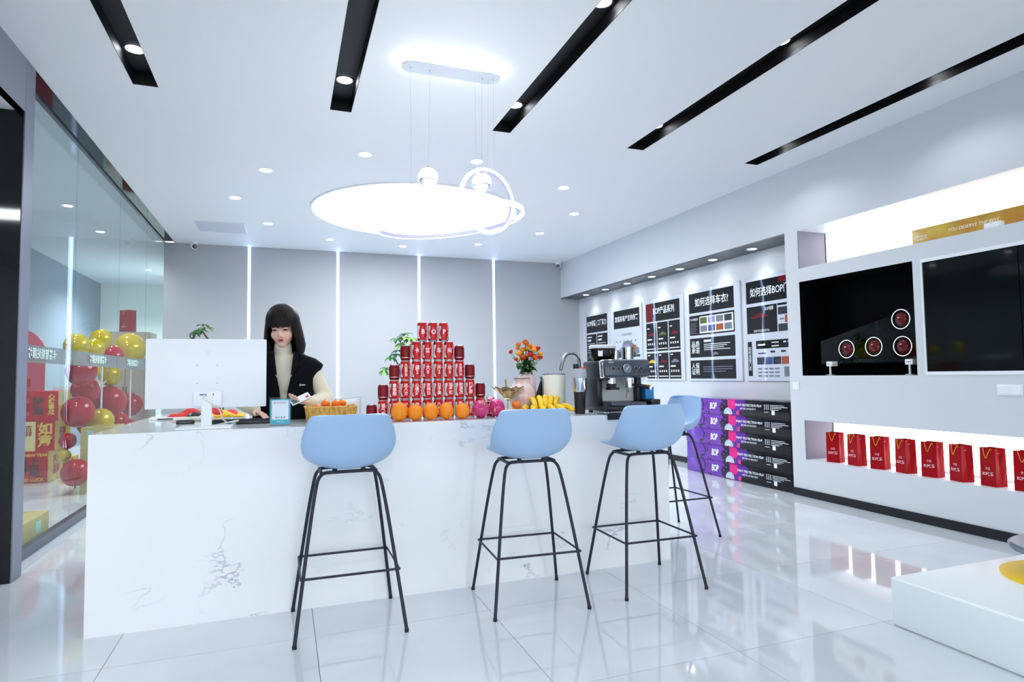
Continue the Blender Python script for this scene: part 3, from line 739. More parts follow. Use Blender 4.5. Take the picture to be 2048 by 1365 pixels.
def make_bag(label, grp, w=0.125, d=0.10, h=0.285, txt=True):
    t = thing('gift_bag', label, 'gift bag', (0, 0, 0), group=grp)
    b = add('bag_body', bag_geo(w, d, h), 'bag_red', t, smooth=0)
    md = b.modifiers.new('thick', 'SOLIDIFY'); md.thickness = 0.0016; md.offset = -1
    add('lining', box(-d * 0.36, d * 0.36, -w * 0.38, w * 0.38, h * 0.86, h * 0.865), 'bag_inside', t, smooth=0)
    # cords on both broad faces, drooping
    for sx in (-1, 1):
        x = sx * (d / 2 * 0.9)
        add('cord_handle', tube(smooth_path([(x, -0.03, h - 0.02), (x + sx * 0.008, -0.032, h + 0.004), (x + sx * 0.018, -0.012, h - 0.05), (x + sx * 0.02, 0.0, h - 0.085), (x + sx * 0.018, 0.014, h - 0.05), (x + sx * 0.008, 0.032, h + 0.004), (x, 0.03, h - 0.02)], 2), 0.0022, 6), 'bag_cord', t)
    g1 = join(text_geo('BOP 保镖', 0.026, 0.015)[0:2], ) if False else None
    if txt:
        for sx in (-1,):
            gg = text_geo('卡普', 0.022, 0.012); g2 = text_geo('BOP保镖', 0.032, 0.02, wide=0.7)
            add('lettering', on_plane(join(([(x, y + 0.13, 0) for x, y, _ in gg[0]], gg[1]), ([(x, y + 0.09, 0) for x, y, _ in g2[0]], g2[1])), (-d / 2 - 0.0018, 0, 0), (0, -1, 0), (0, 0, 1)), 'ink_pink' if 'ink_pink' in MATS else mat('ink_pink', (240, 190, 200), 0.4), t, smooth=0)
    return t
BG = 'red gift bags on the lit shelf'
bags = [(4.60, 0.28), (4.36, -0.15), (4.12, 0.2), (3.875, -0.25), (3.64, 0.1), (3.41, -0.28), (3.175, -0.15), (2.945, 0.1)]
ordw = ['first', 'second', 'third', 'fourth', 'fifth', 'sixth', 'seventh', 'eighth']
bag0 = None
for k, (y, a) in enumerate(bags):
    lab = 'red paper gift bag on the lit shelf, %s from the cartons' % ordw[k]
    if bag0 is None:
        bag0 = make_bag(lab, BG); bag0.location = (5.01, y, 0.37); bag0.rotation_euler = (0, 0, a)
    else: dup(bag0, (5.01 if k else 5.0, y, 0.37), a, lab, BG)

# ---------------------------------------------------------------- display niche: glass plate on two stands with four red lamps
thin_glass('smoke_glass', (60, 72, 70), 1.0, 0.05)
t = thing('glass_plate', 'dark glass display plate standing in the black wall niche', 'glass plate', (5.02, 4.25, 1.30))
poly = [(0.55, 0.02), (0.55, 0.23), (0.32, 0.28), (-0.30, 0.43), (-0.54, 0.51), (-0.54, 0.02)]
def yz(poly, x0, x1):
    n = len(poly)
    V = [(x0, y, z) for y, z in poly] + [(x1, y, z) for y, z in poly]
    return V, [tuple(range(n)), tuple(reversed(range(n, 2 * n)))] + [(i, n + i, n + (i + 1) % n, (i + 1) % n) for i in range(n)]
add('plate', yz(poly, -0.004, 0.004), 'smoke_glass', t, smooth=0)
for (y, z), lab in (((4.43, 1.455), 'red round signal lamp in black niche, lowest and furthest from the mullion'), ((4.14, 1.465), 'red round signal lamp in black niche, middle of the bottom row'), ((3.86, 1.455), 'red round signal lamp in black niche, bottom row beside the mullion'), ((3.865, 1.69), 'red round signal lamp in black niche, the upper one')):
    q = thing('signal_lamp', lab, 'lamp', (5.015, y, z), group='signal lamps in the black niche')
    add('bezel', xf(torus(0.084, 0.0032, 40, 8), (0, 0, 0), (0, PI / 2, 0)), 'glow_bezel' if 'glow_bezel' in MATS else glow('glow_bezel', (0.92, 0.97, 1.0), 0.6), q)
    add('reflector', xf(lathe([(0.082, 0.0), (0.075, 0.03), (0.05, 0.045), (0.0001, 0.048)], 32, cap=False), (0, 0, 0), (0, PI / 2, 0)), mat('reflector_dark', (60, 40, 46), 0.15, 0.9), q)
    add('red_lens', ell((0.018, -0.006, -0.002), (0.045, 0.062, 0.064)), mat('red_lens', (96, 2, 8), 0.06, spec=0.4), q)
for y, lab in ((4.57, 'small white bracket stand in black niche, away from the mullion'), (3.757, 'small white bracket stand in black niche, next to the mullion')):
    q = thing('bracket_stand', lab, 'stand', (4.955, y, 1.208), group='bracket stands in the black niche')
    add('base', box(-0.02, 0.02, -0.03, 0.03, 0, 0.006), 'white_plastic', q, smooth=0)
    add('post', xf(cyl(0.009, 0.004, 0.09, 12), (0, 0, 0)), 'white_plastic', q)
    hd = add('clamp', rbox(-0.012, 0.06, -0.034, 0.034, 0.086, 0.132, 0.004, 2), 'white_plastic', q)
    for yy, r in ((-0.018, 0.003), (0, 0.005), (0.018, 0.003)): add('screw', xf(cyl(r, 0, 0.002, 10), (-0.0125, yy, 0.11), (0, -PI / 2, 0)), 'black_plastic', hd)

# black glass cabinet doors
t = thing('glass_cabinet', 'black glass cabinet set in the wall beside the lamp niche', 'cabinet', (XR, 2.0, 1.205))
add('frame', join(box(-0.006, 0.03, -1.6, 1.572, 0.0, 0.028), box(-0.006, 0.03, -1.6, 1.572, 0.919, 0.947), box(-0.006, 0.03, 1.56, 1.572, 0.028, 0.919)), 'white_plastic', t, smooth=0)
add('glass_door', box(0.004, 0.012, 0.86, 1.56, 0.028, 0.919), 'black_gloss', t, smooth=0)
add('glass_door', box(0.004, 0.012, -1.6, 0.855, 0.028, 0.919), 'black_gloss', t, smooth=0)
# golden box
t = thing('product_box', 'long golden product box lying in the upper lit niche', 'box', (5.14, 3.26, 2.29))
m = mat('gold_print', (196, 152, 30), 0.25, coat=0.3); v = coords(m, (1, 1.2, 1)); to_base(m, ramp(m, noise(m, v, 3, 2), [(0.35, (190, 130, 24)), (0.65, (206, 178, 36))]))
add('carton', rbox(-0.08, 0.075, -0.7, 0.5, 0, 0.155, 0.003, 1), 'gold_print', t, smooth=0)
def gb(s, u, z, size, bold=0.012, sh=0.0):
    gg = text_geo(s, size, bold, 'CENTER', sh)
    add('lettering', on_plane(([(x + u, y + z, 0) for x, y, _ in gg[0]], gg[1]), (-0.0815, 0.5, 0), (0, -1, 0), (0, 0, 1)), 'ink_cream' if 'ink_cream' in MATS else mat('ink_cream', (250, 240, 210), 0.4), t, smooth=0)
gb('YOU DESERVE THE BEST', 0.50, 0.088, 0.036, 0.012, 0.3); gb('PREMIUM\nQUALITY', 0.085, 0.075, 0.024, 0.02)
add('seal', on_plane(quad_xy(0.005, 0.13, 0.008, 0.026), (-0.0812, 0.5, 0), (0, -1, 0), (0, 0, 1)), mat('seal_orange', (214, 130, 40), 0.3), t, smooth=0)
t = thing('bracket_stand', 'small white bracket stand in front of the golden box', 'stand', (4.93, 3.03, 2.29))
add('base', box(-0.02, 0.02, -0.05, 0.05, 0, 0.01), 'white_plastic', t, smooth=0)
add('clamp', rbox(-0.012, 0.03, -0.06, 0.06, 0.008, 0.045, 0.004, 2), 'white_plastic', t)
# switches
def switch(loc, w, n, label):
    t = thing('wall_switch', label, 'switch', loc)
    add('plate', rbox(-0.008, 0, -w / 2, w / 2, -0.04, 0.04, 0.003, 2), 'white_plastic', t, smooth=30)
    for i in range(n): add('rocker', rbox(-0.011, -0.006, -w / 2 + 0.01 + i * (w - 0.02) / n + 0.002, -w / 2 + 0.01 + (i + 1) * (w - 0.02) / n - 0.002, -0.03, 0.03, 0.002, 1), 'white_plastic', t, smooth=30)
switch((XR, 4.937, 1.10), 0.08, 1, 'small white wall switch beside the film cartons')
switch((XR, 2.955, 1.095), 0.17, 2, 'double white wall switch below the black glass cabinet')
# ---------------------------------------------------------------- pyramid of drink cans
mat('can_red', (192, 0, 16), 0.25, 0.15, spec=0.4, coat=0.1); mat('can_dark', (122, 0, 16), 0.35, 0.1, spec=0.3); mat('can_alu', (214, 216, 220), 0.25, 0.9)
mat('can_white', (236, 226, 220), 0.4); mat('can_ink', (255, 236, 240), 0.4)
def can_prof(r, h): return [(r * 0.74, 0.002), (r * 0.8, 0.001), (r * 0.98, 0.011), (r, 0.016), (r, h - 0.022), (r * 0.97, h - 0.015), (r * 0.84, h - 0.005)]
def can_lid(r, h): return [(r * 0.84, h - 0.005), (r * 0.86, h - 0.001), (r * 0.82, h), (r * 0.79, h - 0.005), (0.0001, h - 0.005)]
CR, CHT = 0.033, 0.1228
can_me = mesh('can_body', lathe(can_prof(CR, CHT), 28), 'can_red')
lid_me = mesh('can_lid', lathe(can_lid(CR, CHT), 28, cap=False), 'can_alu')
foot_me = mesh('can_foot', lathe([(CR * 0.7, 0.0), (CR * 0.82, 0.0005), (CR * 0.93, 0.0075), (CR * 0.80, 0.0012)], 24, cap=False), 'can_alu')
def wrap(g, r, phi0, z0): return [(r * math.sin(x / r + phi0), -r * math.cos(x / r + phi0), y + z0) for x, y, _ in g[0]], g[1]
def wave(u, v):
    z = 0.018 + 0.082 * v
    edge = math.radians(-34) + 0.16 * math.sin(v * PI * 1.9 + 2.3) + 0.10 * (0.5 - v)
    ph = math.radians(-88) + (edge - math.radians(-88)) * u
    return (1.006 * CR * math.sin(ph), -1.006 * CR * math.cos(ph), z)
wave_me = mesh('wave_print', grid(wave, 8, 16), 'can_white')
_g = refine(text_geo('Coca-Cola', 0.026, 0.01, 'CENTER', 0.35), 0.006)
script_me = mesh('script_print', wrap(([(-y, x, 0) for x, y, _ in _g[0]], _g[1]), CR * 1.012, math.radians(62), 0.06), 'can_white', 0)
def drink_can(txt, label, loc, rz):
    t = thing('drink_can', label, 'drink can', loc, rz, 'red cans in the pyramid')
    add('can_body', can_me, None, t); add('can_lid', lid_me, None, t); add('can_foot', foot_me, None, t)
    add('wave_print', wave_me, None, t); add('script_print', script_me, None, t)
    n = len(txt.split('\n')); one = n == 1
    g = refine(text_geo(txt, {1: 0.040 if txt in 'BOP' else 0.033, 2: 0.030, 3: 0.0265, 4: 0.021}[n], 0.03 if txt in 'BOP' else 0.018), 0.005)
    if txt in 'BOP': ys = [q[1] for q in g[0]]; c = (max(ys) + min(ys)) / 2; g = ([(x, y - c, z) for x, y, z in g[0]], g[1])
    add('lettering', wrap(g, CR * 1.014, math.radians(10), 0.062), 'can_ink', t, smooth=0)
    return t
PX, PY, PP = 0.897, 3.925, 0.0705
rows = [['福\n气\n来', '事\n业\n兴', '好\n运\n到', '常\n如\n意', '生\n意\n旺', '八\n方\n客', '万\n事\n兴', '富\n贵\n来', '赐\n福\n到', '人\n气\n旺'],
        ['事\n事\n顺', '达\n八\n方', '心\n情\n好', '吉\n祥\n日', '日\n子\n美', '福\n星\n照', '财\n源\n茂', '门\n庭\n闹'],
        ['大\n吉\n开\n业', '盛\n2', '大\n0', '开\n2', '业\n6', '大\n吉\n开\n业'], ['卡', '普', '车', '间'], ['B', 'O', 'P']]
rown = ['bottom', 'second', 'third', 'fourth', 'top']
for k, r in enumerate(rows):
    n = len(r)
    for i, s in enumerate(r):
        x = PX + (i - (n - 1) / 2) * PP + (0.002 if k == 4 else 0)
        plain = s.replace('\n', '')
        lab = 'red drink can lettered %s, %s from the basket side in the %s row of cans' % (plain, ordw[i] if i < 8 else ('ninth', 'tenth')[i - 8], rown[k])
        if k == 2 and i == 0: lab = 'red drink can lettered 大吉开业, first in the third row of the pyramid'
        if k == 2 and i == n - 1: lab = 'red drink can lettered 大吉开业, last in the third row of the pyramid'
        drink_can(s, lab, (x, PY + random.uniform(-0.002, 0.002), CZ + k * CHT), -0.23 + random.uniform(-0.09, 0.09) + (0.22 if s[0] in '福财' and k else 0))
dk_me = mesh('can_body', lathe(can_prof(CR, 0.098), 28), 'can_dark'); dl_me = mesh('can_lid', lathe(can_lid(CR, 0.098), 28, cap=False), 'can_alu')
mat('can_green', (90, 130, 60), 0.4); mat('can_gold', (226, 150, 50), 0.4)
for k, n in ((0, 12), (1, 10), (2, 8), (3, 6)):
    for sd in (-1, 1):
        t = thing('milk_can', 'short dark red can at the %s end of the %s can row' % ('flower' if sd > 0 else 'mandarin basket', rown[k]), 'drink can', (PX + sd * (n - 1) / 2 * PP, PY, CZ + k * CHT), 0, 'short dark red cans')
        add('can_body', dk_me, None, t); add('can_lid', dl_me, None, t)
        add('rim_band', lathe([(CR * 1.004, 0.017), (CR * 1.004, 0.020)], 28, cap=False), 'can_alu', t)
# ---------------------------------------------------------------- oranges in front
m = mat('orange_peel', (244, 140, 8), 0.42, sss=0.05); v = coords(m); bump(m, noise(m, v, 260, 2), 0.25, 0.002)
for i, (x, rz, tall) in enumerate(((0.650, 0.049, 0.057), (0.745, 0.046, 0.0505), (0.841, 0.047, 0.0525), (0.938, 0.045, 0.0525), (1.041, 0.047, 0.0495))):
    t = thing('orange', 'large orange in front of the cans, %s from the mandarin basket side' % ['first', 'second', 'third', 'fourth', 'fifth'][i], 'orange', (x, 3.745, CZ), group='oranges along the counter edge')
    add('fruit', ell((0, 0, tall), (rz, rz, tall), n=28, m=18), 'orange_peel', t, smooth=180)
    add('navel', xf(torus(0.004, 0.0016, 10, 6), (0.004, -rz * 0.86, tall * 0.5), (PI / 2 - 0.5, 0, 0)) if i == 3 else xf(lathe([(0.006, 0), (0.0001, 0.002)], 8, cap=False), (0, 0, 2 * tall - 0.0012)), mat('peel_green', (150, 120, 30), 0.6), t)
# ---------------------------------------------------------------- dragon fruits
m = mat('dragon_skin', (206, 24, 110), 0.16, coat=0.5); v = coords(m); to_base(m, ramp(m, noise(m, v, 30, 3), [(0.35, (176, 14, 84)), (0.7, (226, 60, 150))]))
mat('dragon_scale', (206, 190, 80), 0.3, coat=0.3)
def dragon(loc, label, rz, r=0.055, h=0.056):
    t = thing('dragon_fruit', label, 'dragon fruit', loc, rz, 'dragon fruits by the cans')
    add('fruit', ell((0, 0, h), (r, r, h), n=28, m=18), 'dragon_skin', t, smooth=180)
    for i in range(9):
        a = i * 2.4; e = -0.5 + 0.17 * i
        d = Vector((math.cos(a) * math.cos(e), math.sin(a) * math.cos(e), math.sin(e)))
        p = Vector((d.x * r, d.y * r, h + d.z * h))
        tip = p + Vector((d.x * 0.006, d.y * 0.006, 0.012 + 0.016)); side = Vector((-d.y, d.x, 0)) * 0.009
        if e > 1.0: tip = p + Vector((d.x * 0.02, d.y * 0.02, 0.03))
        base = p - d * 0.006
        V = [base - side - Vector((0, 0, 0.006)), base + side - Vector((0, 0, 0.006)), p + d * 0.003 + side * 0.7 + Vector((0, 0, 0.012)), tip, p + d * 0.003 - side * 0.7 + Vector((0, 0, 0.012)), p + d * 0.006]
        add('scale', ([tuple(x) for x in V], [(0, 1, 5), (1, 2, 5), (2, 3, 5), (3, 4, 5), (4, 0, 5)]), 'dragon_scale' if i % 2 else 'dragon_skin', t)
dragon((1.167, 3.765, CZ), 'pink dragon fruit beside the last large orange', 0.4)
dragon((1.292, 3.815, CZ), 'pink dragon fruit between another dragon fruit and the glass bowl', 1.7, 0.052, 0.058)
dragon((1.300, 3.945, CZ), 'pale pink dragon fruit half hidden behind the others', 2.9, 0.050, 0.062)
# ---------------------------------------------------------------- footed glass bowl with blueberries
t = thing('glass_bowl', 'scalloped amber glass footed bowl in front of the pink jar', 'bowl', (1.418, 3.95, CZ))
amber = mat('amber_glass', (226, 208, 160), 0.03, trans=0.85)
def bowl(u, v):
    a = 2 * PI * u
    r = 0.026 + 0.078 * v ** 0.95; z = 0.106 + 0.080 * v ** 1.05
    k = 1 + 0.09 * v * math.cos(a * 9)
    return (r * k * math.cos(a), r * k * math.sin(a), z + 0.006 * v * math.cos(a * 9))
b = add('bowl', grid(bowl, 72, 10, True), 'amber_glass', t, smooth=60); md = b.modifiers.new('t', 'SOLIDIFY'); md.thickness = 0.003
add('stem', lathe([(0.04, 0), (0.04, 0.004), (0.012, 0.010), (0.006, 0.03), (0.007, 0.06), (0.005, 0.09), (0.018, 0.115)], 20), 'amber_glass', t)
mat('berry', (52, 58, 92), 0.5)
for i in range(14):
    a = i * 2.4; r = 0.007 * math.sqrt(i) * 1.6
    q = add('blueberry', ell((1.418 + r * math.cos(a), 3.95 + r * math.sin(a), CZ + 0.176 - r * 0.35 + 0.004), (0.0075,) * 3, n=10, m=8), 'berry', None, smooth=180)
    tag(q, 'blueberry heaped in the footed glass bowl', 'blueberry', 'blueberries in the glass bowl')
t = thing('serving_spoon', 'spoon with a patterned gold handle standing in glass bowl', 'spoon', (1.405, 3.945, CZ + 0.155))
add('handle', tube([(0, 0, 0.02), (-0.002, 0, 0.05), (-0.003, 0, 0.07), (-0.004, 0, 0.088)], [0.0025, 0.005, 0.008, 0.004], 10), mat('gold_pattern', (190, 150, 80), 0.35, 0.4), t)
add('spoon_bowl', ell((0.006, 0, 0.012), (0.010, 0.014, 0.006)), 'steel', t)
# ---------------------------------------------------------------- mandarins behind the dragon fruit
mat('mandarin_peel', (236, 120, 16), 0.4); mat('leaf_green', (52, 116, 44), 0.45); mat('leaf_dark', (26, 76, 34), 0.45); mat('leaf_light', (110, 170, 50), 0.45)
def mandarin(loc, label, grp, r=0.026):
    t = thing('mandarin', label, 'mandarin', loc, random.uniform(0, 6), grp)
    add('fruit', ell((0, 0, r * 0.86), (r, r, r * 0.86), n=18, m=12), 'mandarin_peel', t, smooth=180)
    add('stem_end', xf(cyl(0.003, 0, 0.003, 8), (0, 0, r * 1.7)), 'leaf_green', t)
mandarin((1.395, 3.80, CZ), 'mandarin on the counter, in front of the glass bowl foot', 'mandarins on the counter', 0.030)
mandarin((1.465, 3.805, CZ), 'mandarin on the counter, nearest the bananas', 'mandarins on the counter', 0.030)
mandarin((1.432, 3.835, CZ + 0.048), 'mandarin resting on top of two others below the glass bowl', 'mandarins on the counter', 0.029)
mandarin((1.345, 3.865, CZ), 'mandarin on the counter, nearest the dragon fruits', 'mandarins on the counter', 0.030)
# ---------------------------------------------------------------- bananas
m = mat('banana_peel', (246, 204, 24), 0.42); v = coords(m); to_base(m, ramp(m, noise(m, v, 25, 3), [(0.3, (238, 190, 22)), (0.7, (250, 214, 50))]))
mat('banana_tip', (70, 50, 24), 0.7)
def banana(base, d, L, bend, parent):
    d = Vector(d).normalized(); n = 12; up = Vector((0, 0, 1)); side = d.cross(up).normalized(); nn = side.cross(d).normalized()
    pts, rr = [], []
    for i in range(n + 1):
        s = i / n
        pts.append(Vector(base) + d * (L * s) + nn * (bend * 4 * s * (1 - s)))
        rr.append(0.004 + 0.0155 * min(1, s / 0.16) ** 0.7 * (1 if s < 0.86 else max(0.25, 1 - (s - 0.86) / 0.16)))
    b = add('banana', tube(pts, rr, 7), 'banana_peel', parent, smooth=50)
    add('tip', tube([pts[-1], pts[-1] + (pts[-1] - pts[-2]) * 0.5], [0.0042, 0.003], 7), 'banana_tip', b)
t = thing('banana_bunch', 'upper bunch of ripe bananas in front of the cream canister', 'bananas', (1.68, 3.93, CZ), group='banana bunches')
for i in range(5):
    x = (-0.115, -0.062, -0.010, 0.045, 0.098)[i]
    banana((x * 1.02 + 0.03, 0.045, 0.112 - 0.007 * abs(i - 1.5)), ((-0.01, -0.018, -0.035, -0.055, -0.07)[i], -0.085, -0.055 + 0.004 * i), 0.145, 0.030, t)
add('crown', ell((0.03, 0.05, 0.116), (0.07, 0.012, 0.010)), 'banana_tip', t)
t = thing('banana_bunch', 'lower bunch of ripe bananas lying under the other bunch', 'bananas', (1.66, 3.86, CZ), group='banana bunches')
for i in range(6):
    x = -0.15 + 0.056 * i
    banana((x * 0.75, 0.06, 0.03), (x * 0.55, -0.12, -0.008), 0.15, 0.026, t)
add('crown', ell((0, 0.065, 0.03), (0.09, 0.012, 0.010)), 'banana_tip', t)
# ---------------------------------------------------------------- pink jar, pink vase with roses
m = mat('pink_glaze', (226, 196, 192), 0.1, coat=0.5); v = coords(m); to_base(m, ramp(m, noise(m, v, 22, 4), [(0.35, (232, 186, 186)), (0.6, (226, 210, 200))]))
t = thing('ceramic_jar', 'squat pale pink glazed jar with a dark rim behind the glass bowl', 'jar', (1.552, 4.035, CZ))
add('body', lathe([(0.05, 0), (0.062, 0.004), (0.082, 0.05), (0.094, 0.10), (0.095, 0.135), (0.085, 0.175), (0.066, 0.20), (0.056, 0.215), (0.054, 0.228), (0.060, 0.244), (0.055, 0.244), (0.048, 0.226)], 40), 'pink_glaze', t, smooth=60)
add('rim', xf(torus(0.0575, 0.003, 40, 6), (0, 0, 0.244)), mat('rim_dark', (70, 56, 60), 0.4), t)
add('glaze_edge', lathe([(0.063, 0.006), (0.083, 0.051), (0.0835, 0.055)], 40, cap=False), mat('glaze_green', (196, 206, 150), 0.15), t)
t = thing('flower_vase', 'round shouldered pink vase holding the orange roses', 'vase', (1.640, 4.165, CZ))
add('body', lathe([(0.055, 0), (0.064, 0.02), (0.067, 0.20), (0.066, 0.235), (0.055, 0.262), (0.036, 0.278), (0.034, 0.284), (0.030, 0.284), (0.028, 0.26)], 40), mat('pink_matt', (226, 200, 204), 0.4), t, smooth=60)
add('neck_ring', xf(torus(0.034, 0.003, 32, 6), (0, 0, 0.284)), 'pink_matt', t)
mat('rose_orange', (240, 128, 20), 0.55); mat('rose_yellow', (250, 168, 40), 0.55); mat('rose_red', (208, 40, 26), 0.55); mat('rose_deep', (230, 84, 20), 0.55)
def rose_head(r):
    gs_ = []
    for k, (q, hh) in enumerate(((1.0, 0.75), (0.78, 0.95), (0.52, 1.05), (0.28, 1.05))):
        def f(u, v, q=q, hh=hh, k=k):
            a = 2 * PI * u
            rr = r * q * (0.25 + 0.75 * math.sin(v * PI * 0.62)) * (1 + 0.10 * v * math.sin(a * 5 + k * 1.7))
            return (rr * math.cos(a), rr * math.sin(a), r * (-0.55 + 1.35 * v * hh) + 0.05 * r * math.sin(a * 5 + k))
        gs_.append(grid(f, 20, 5, True))
    return join(*gs_)
def leaf_geo(L, W, fold=0.25, droop=0.2, n=6):
    V, F = [], []
    for i in range(n + 1):
        s = i / n; w = W / 2 * math.sin(PI * min(1, s * 0.96 + 0.03)) ** 0.8
        z = -droop * L * s * s
        V += [(-w, L * s, z + fold * w), (0, L * s, z), (w, L * s, z + fold * w)]
    for i in range(n):
        a = i * 3
        F += [(a, a + 1, a + 4, a + 3), (a + 1, a + 2, a + 5, a + 4)]
    return V, F
lf = {k: mesh('leaf', leaf_geo(0.042, 0.026), k, 60) for k in ('leaf_green', 'leaf_dark', 'leaf_light')}
heads = [(380, 295, 'o', 5), (400, 385, 'y', 4), (490, 240, 'o', 5), (580, 265, 'o', 5), (235, 485, 'r', 4), (320, 540, 'y', 5), (495, 435, 'y', 5), (485, 545, 'y', 6.5), (615, 570, 'r', 5), (515, 650, 'd', 6), (615, 675, 'd', 5.5), (735, 655, 'd', 6), (680, 355, 'o', 5.5),
         (640, 415, 'y', 5), (715, 455, 'y', 5), (780, 395, 'y', 6), (905, 415, 'y', 6), (835, 395, 'r', 4), (970, 555, 'y', 5), (1020, 640, 'r', 5), (245, 700, 'r', 3.5), (380, 710, 'y', 4), (855, 590, 'r', 3.5), (560, 400, 'y', 4)]
nm = {'o': 'orange', 'y': 'yellow-orange', 'r': 'red', 'd': 'deep orange'}
hm = {(c): mesh('bloom', rose_head(1.0), {'o': 'rose_orange', 'y': 'rose_yellow', 'r': 'rose_red', 'd': 'rose_deep'}[c], 80) for c in 'oyrd'}
for i, (hx, hy, c, s) in enumerate(heads):
    px = 1010 + hx / 13.65; py = 670 + hy / 13.65
    x = 1.622 + (px - 1050) * 0.00388; z = 1.262 - (py - 748) * 0.0036
    y = 4.165 + 0.055 * math.sin(i * 2.1) - 0.02
    rank = sorted(h_[0] for h_ in heads if h_[2] == c).index(hx)
    t = thing('rose', '%s spray rose in the pink vase, %s of its colour counted from the cans' % (nm[c], (ordw + ['ninth', 'tenth', 'eleventh', 'twelfth'])[rank]), 'rose', (1.640, 4.165, CZ + 0.20), 0, 'spray roses in the pink vase')
    top = Vector((x - 1.640, y - 4.165, z - CZ - 0.20))
    b = add('bloom', hm[c], None, t, tuple(top), (random.uniform(-.5, .5) - 0.35, random.uniform(-.5, .5), random.uniform(0, 6)))
    b.scale = (s * 0.0043,) * 3
    r0 = Vector((random.uniform(-.016, .016), random.uniform(-.016, .016), 0.075))
    mid = Vector((top.x * 0.45, top.y * 0.45, top.z * 0.62))
    stem = smooth_path([(r0.x * .5, r0.y * .5, 0.0), r0, mid, top - Vector((0, 0, 0.008))], 2)
    add('stem', tube(stem, 0.0016, 6), 'leaf_dark', t)
    for q in range(6):
        f = random.uniform(0.36, 0.84); p = stem[int(f * (len(stem) - 1))]
        o = add('leaf', lf[('leaf_green', 'leaf_dark', 'leaf_light', 'leaf_dark')[(i + q) % 4]], None, t, tuple(p), (random.uniform(-.6, .5), random.uniform(-.5, .5), random.uniform(0, 6.28)))
        o.scale = (random.uniform(0.95, 1.5),) * 3
# ---------------------------------------------------------------- cream canister, coffee pouch, tumbler, tap
t = thing('canister', 'tall cream cylindrical canister behind the bananas', 'canister', (1.782, 4.0, CZ))
add('body', lathe([(0.078, 0), (0.081, 0.004), (0.082, 0.262), (0.080, 0.266)], 40), mat('cream_enamel', (226, 228, 216), 0.3), t)
add('lid', lathe([(0.081, 0.266), (0.081, 0.272), (0.06, 0.276), (0.0001, 0.277)], 40), mat('lid_grey', (120, 126, 146), 0.25, 0.4), t)
add('lid_knob', xf(rbox(-0.012, 0.012, -0.012, 0.012, 0, 0.006, 0.002, 1), (-0.03, 0, 0.276)), 'steel', t)
add('side_seam', box(-0.084, -0.081, -0.004, 0.004, 0.04, 0.24), 'lid_grey', t)
t = thing('coffee_pouch', 'folded black coffee pouch with a grey clip behind the bananas', 'pouch', (1.725, 4.12, CZ))
def pouch(u, v):
    s = u * 2 - 1; w = 0.06 * (1 - 0.65 * v ** 1.5)
    a = 2 * PI * u
    return (w * math.cos(a) - 0.01 + 0.035 * v, 0.028 * (1 - v) * math.sin(a) + 0.001 * math.sin(a), 0.225 * v)
add('bag', grid(pouch, 24, 8, True), 'black_plastic', t, smooth=60)
add('clip', xf(rbox(-0.006, 0.006, -0.012, 0.012, 0, 0.055, 0.002, 1), (0.022, 0, 0.20), (0, -0.25, 0)), mat('clip_grey', (70, 78, 92), 0.4), t)
t = thing('tumbler', 'steel and black travel tumbler with orange lid slide beside coffee machine', 'tumbler', (1.881, 3.80, CZ))
add('black_base', lathe([(0.033, 0), (0.0355, 0.004), (0.039, 0.13), (0.042, 0.148)], 36), 'black_plastic', t)
add('steel_body', lathe([(0.042, 0.148), (0.047, 0.165), (0.049, 0.24)], 36), 'steel', t)
add('grey_band', lathe([(0.0505, 0.24), (0.051, 0.282), (0.049, 0.288)], 36), mat('band_grey', (170, 178, 186), 0.35), t)
ld = add('lid', lathe([(0.048, 0.288), (0.046, 0.305), (0.0001, 0.308)], 36), mat('lid_clear', (205, 212, 220), 0.1, trans=0.3), t)
add('slide', rbox(0.004, 0.044, -0.022, 0.022, 0.302, 0.314, 0.004, 2), mat('slide_orange', (226, 80, 30), 0.35), ld)
add('spout_cap', xf(rbox(-0.018, 0.018, -0.014, 0.014, 0, 0.034, 0.004, 2), (-0.012, 0.026, 0.304)), 'black_plastic', ld)
t = thing('kitchen_tap', 'curved steel gooseneck tap behind the tumbler', 'tap', (2.09, 4.22, CZ))
pts = [(0.0, 0, 0.0), (0.0, 0, 0.30)] + [(-0.068 + 0.068 * math.cos(a), 0, 0.355 + 0.07 * math.sin(a)) for a in [PI * i / 10 for i in range(0, 9)]] + [(-0.147, 0, 0.335), (-0.153, 0, 0.305)]
add('spout', tube(smooth_path(pts, 1), 0.0135, 14), mat('tap_steel', (150, 156, 160), 0.22, 0.95), t)
add('base', lathe([(0.026, 0), (0.026, 0.01), (0.018, 0.02), (0.018, 0.06)], 24), 'tap_steel', t)
add('nozzle', xf(cyl(0.0115, -0.006, 0, 16), (-0.154, 0, 0.303), (0, 0.2, 0)), 'black_plastic', t)
# ---------------------------------------------------------------- espresso machine
t = thing('espresso_machine', 'dark grey espresso machine with round pressure gauge on the counter', 'coffee machine', (2.185, 3.84, CZ))
mat('machine_grey', (74, 80, 92), 0.3, 0.35); mat('machine_dark', (34, 37, 44), 0.32, 0.3)
add('base', rbox(-0.17, 0.17, -0.16, 0.16, 0.012, 0.05, 0.006, 2), 'machine_dark', t)
add('foot', join(*[xf(cyl(0.015, 0, 0.014, 12), (sx * 0.14, sy * 0.12, 0)) for sx in (-1, 1) for sy in (-1, 1)]), 'rubber', t)
add('side_panel', join(rbox(-0.175, -0.135, -0.05, 0.16, 0.04, 0.25, 0.006, 2), rbox(-0.1752, -0.12, -0.12, 0.16, 0.225, 0.352, 0.006, 2)), 'machine_dark', t)
add('side_panel', rbox(0.138, 0.175, -0.05, 0.16, 0.04, 0.345, 0.006, 2), 'machine_dark', t)
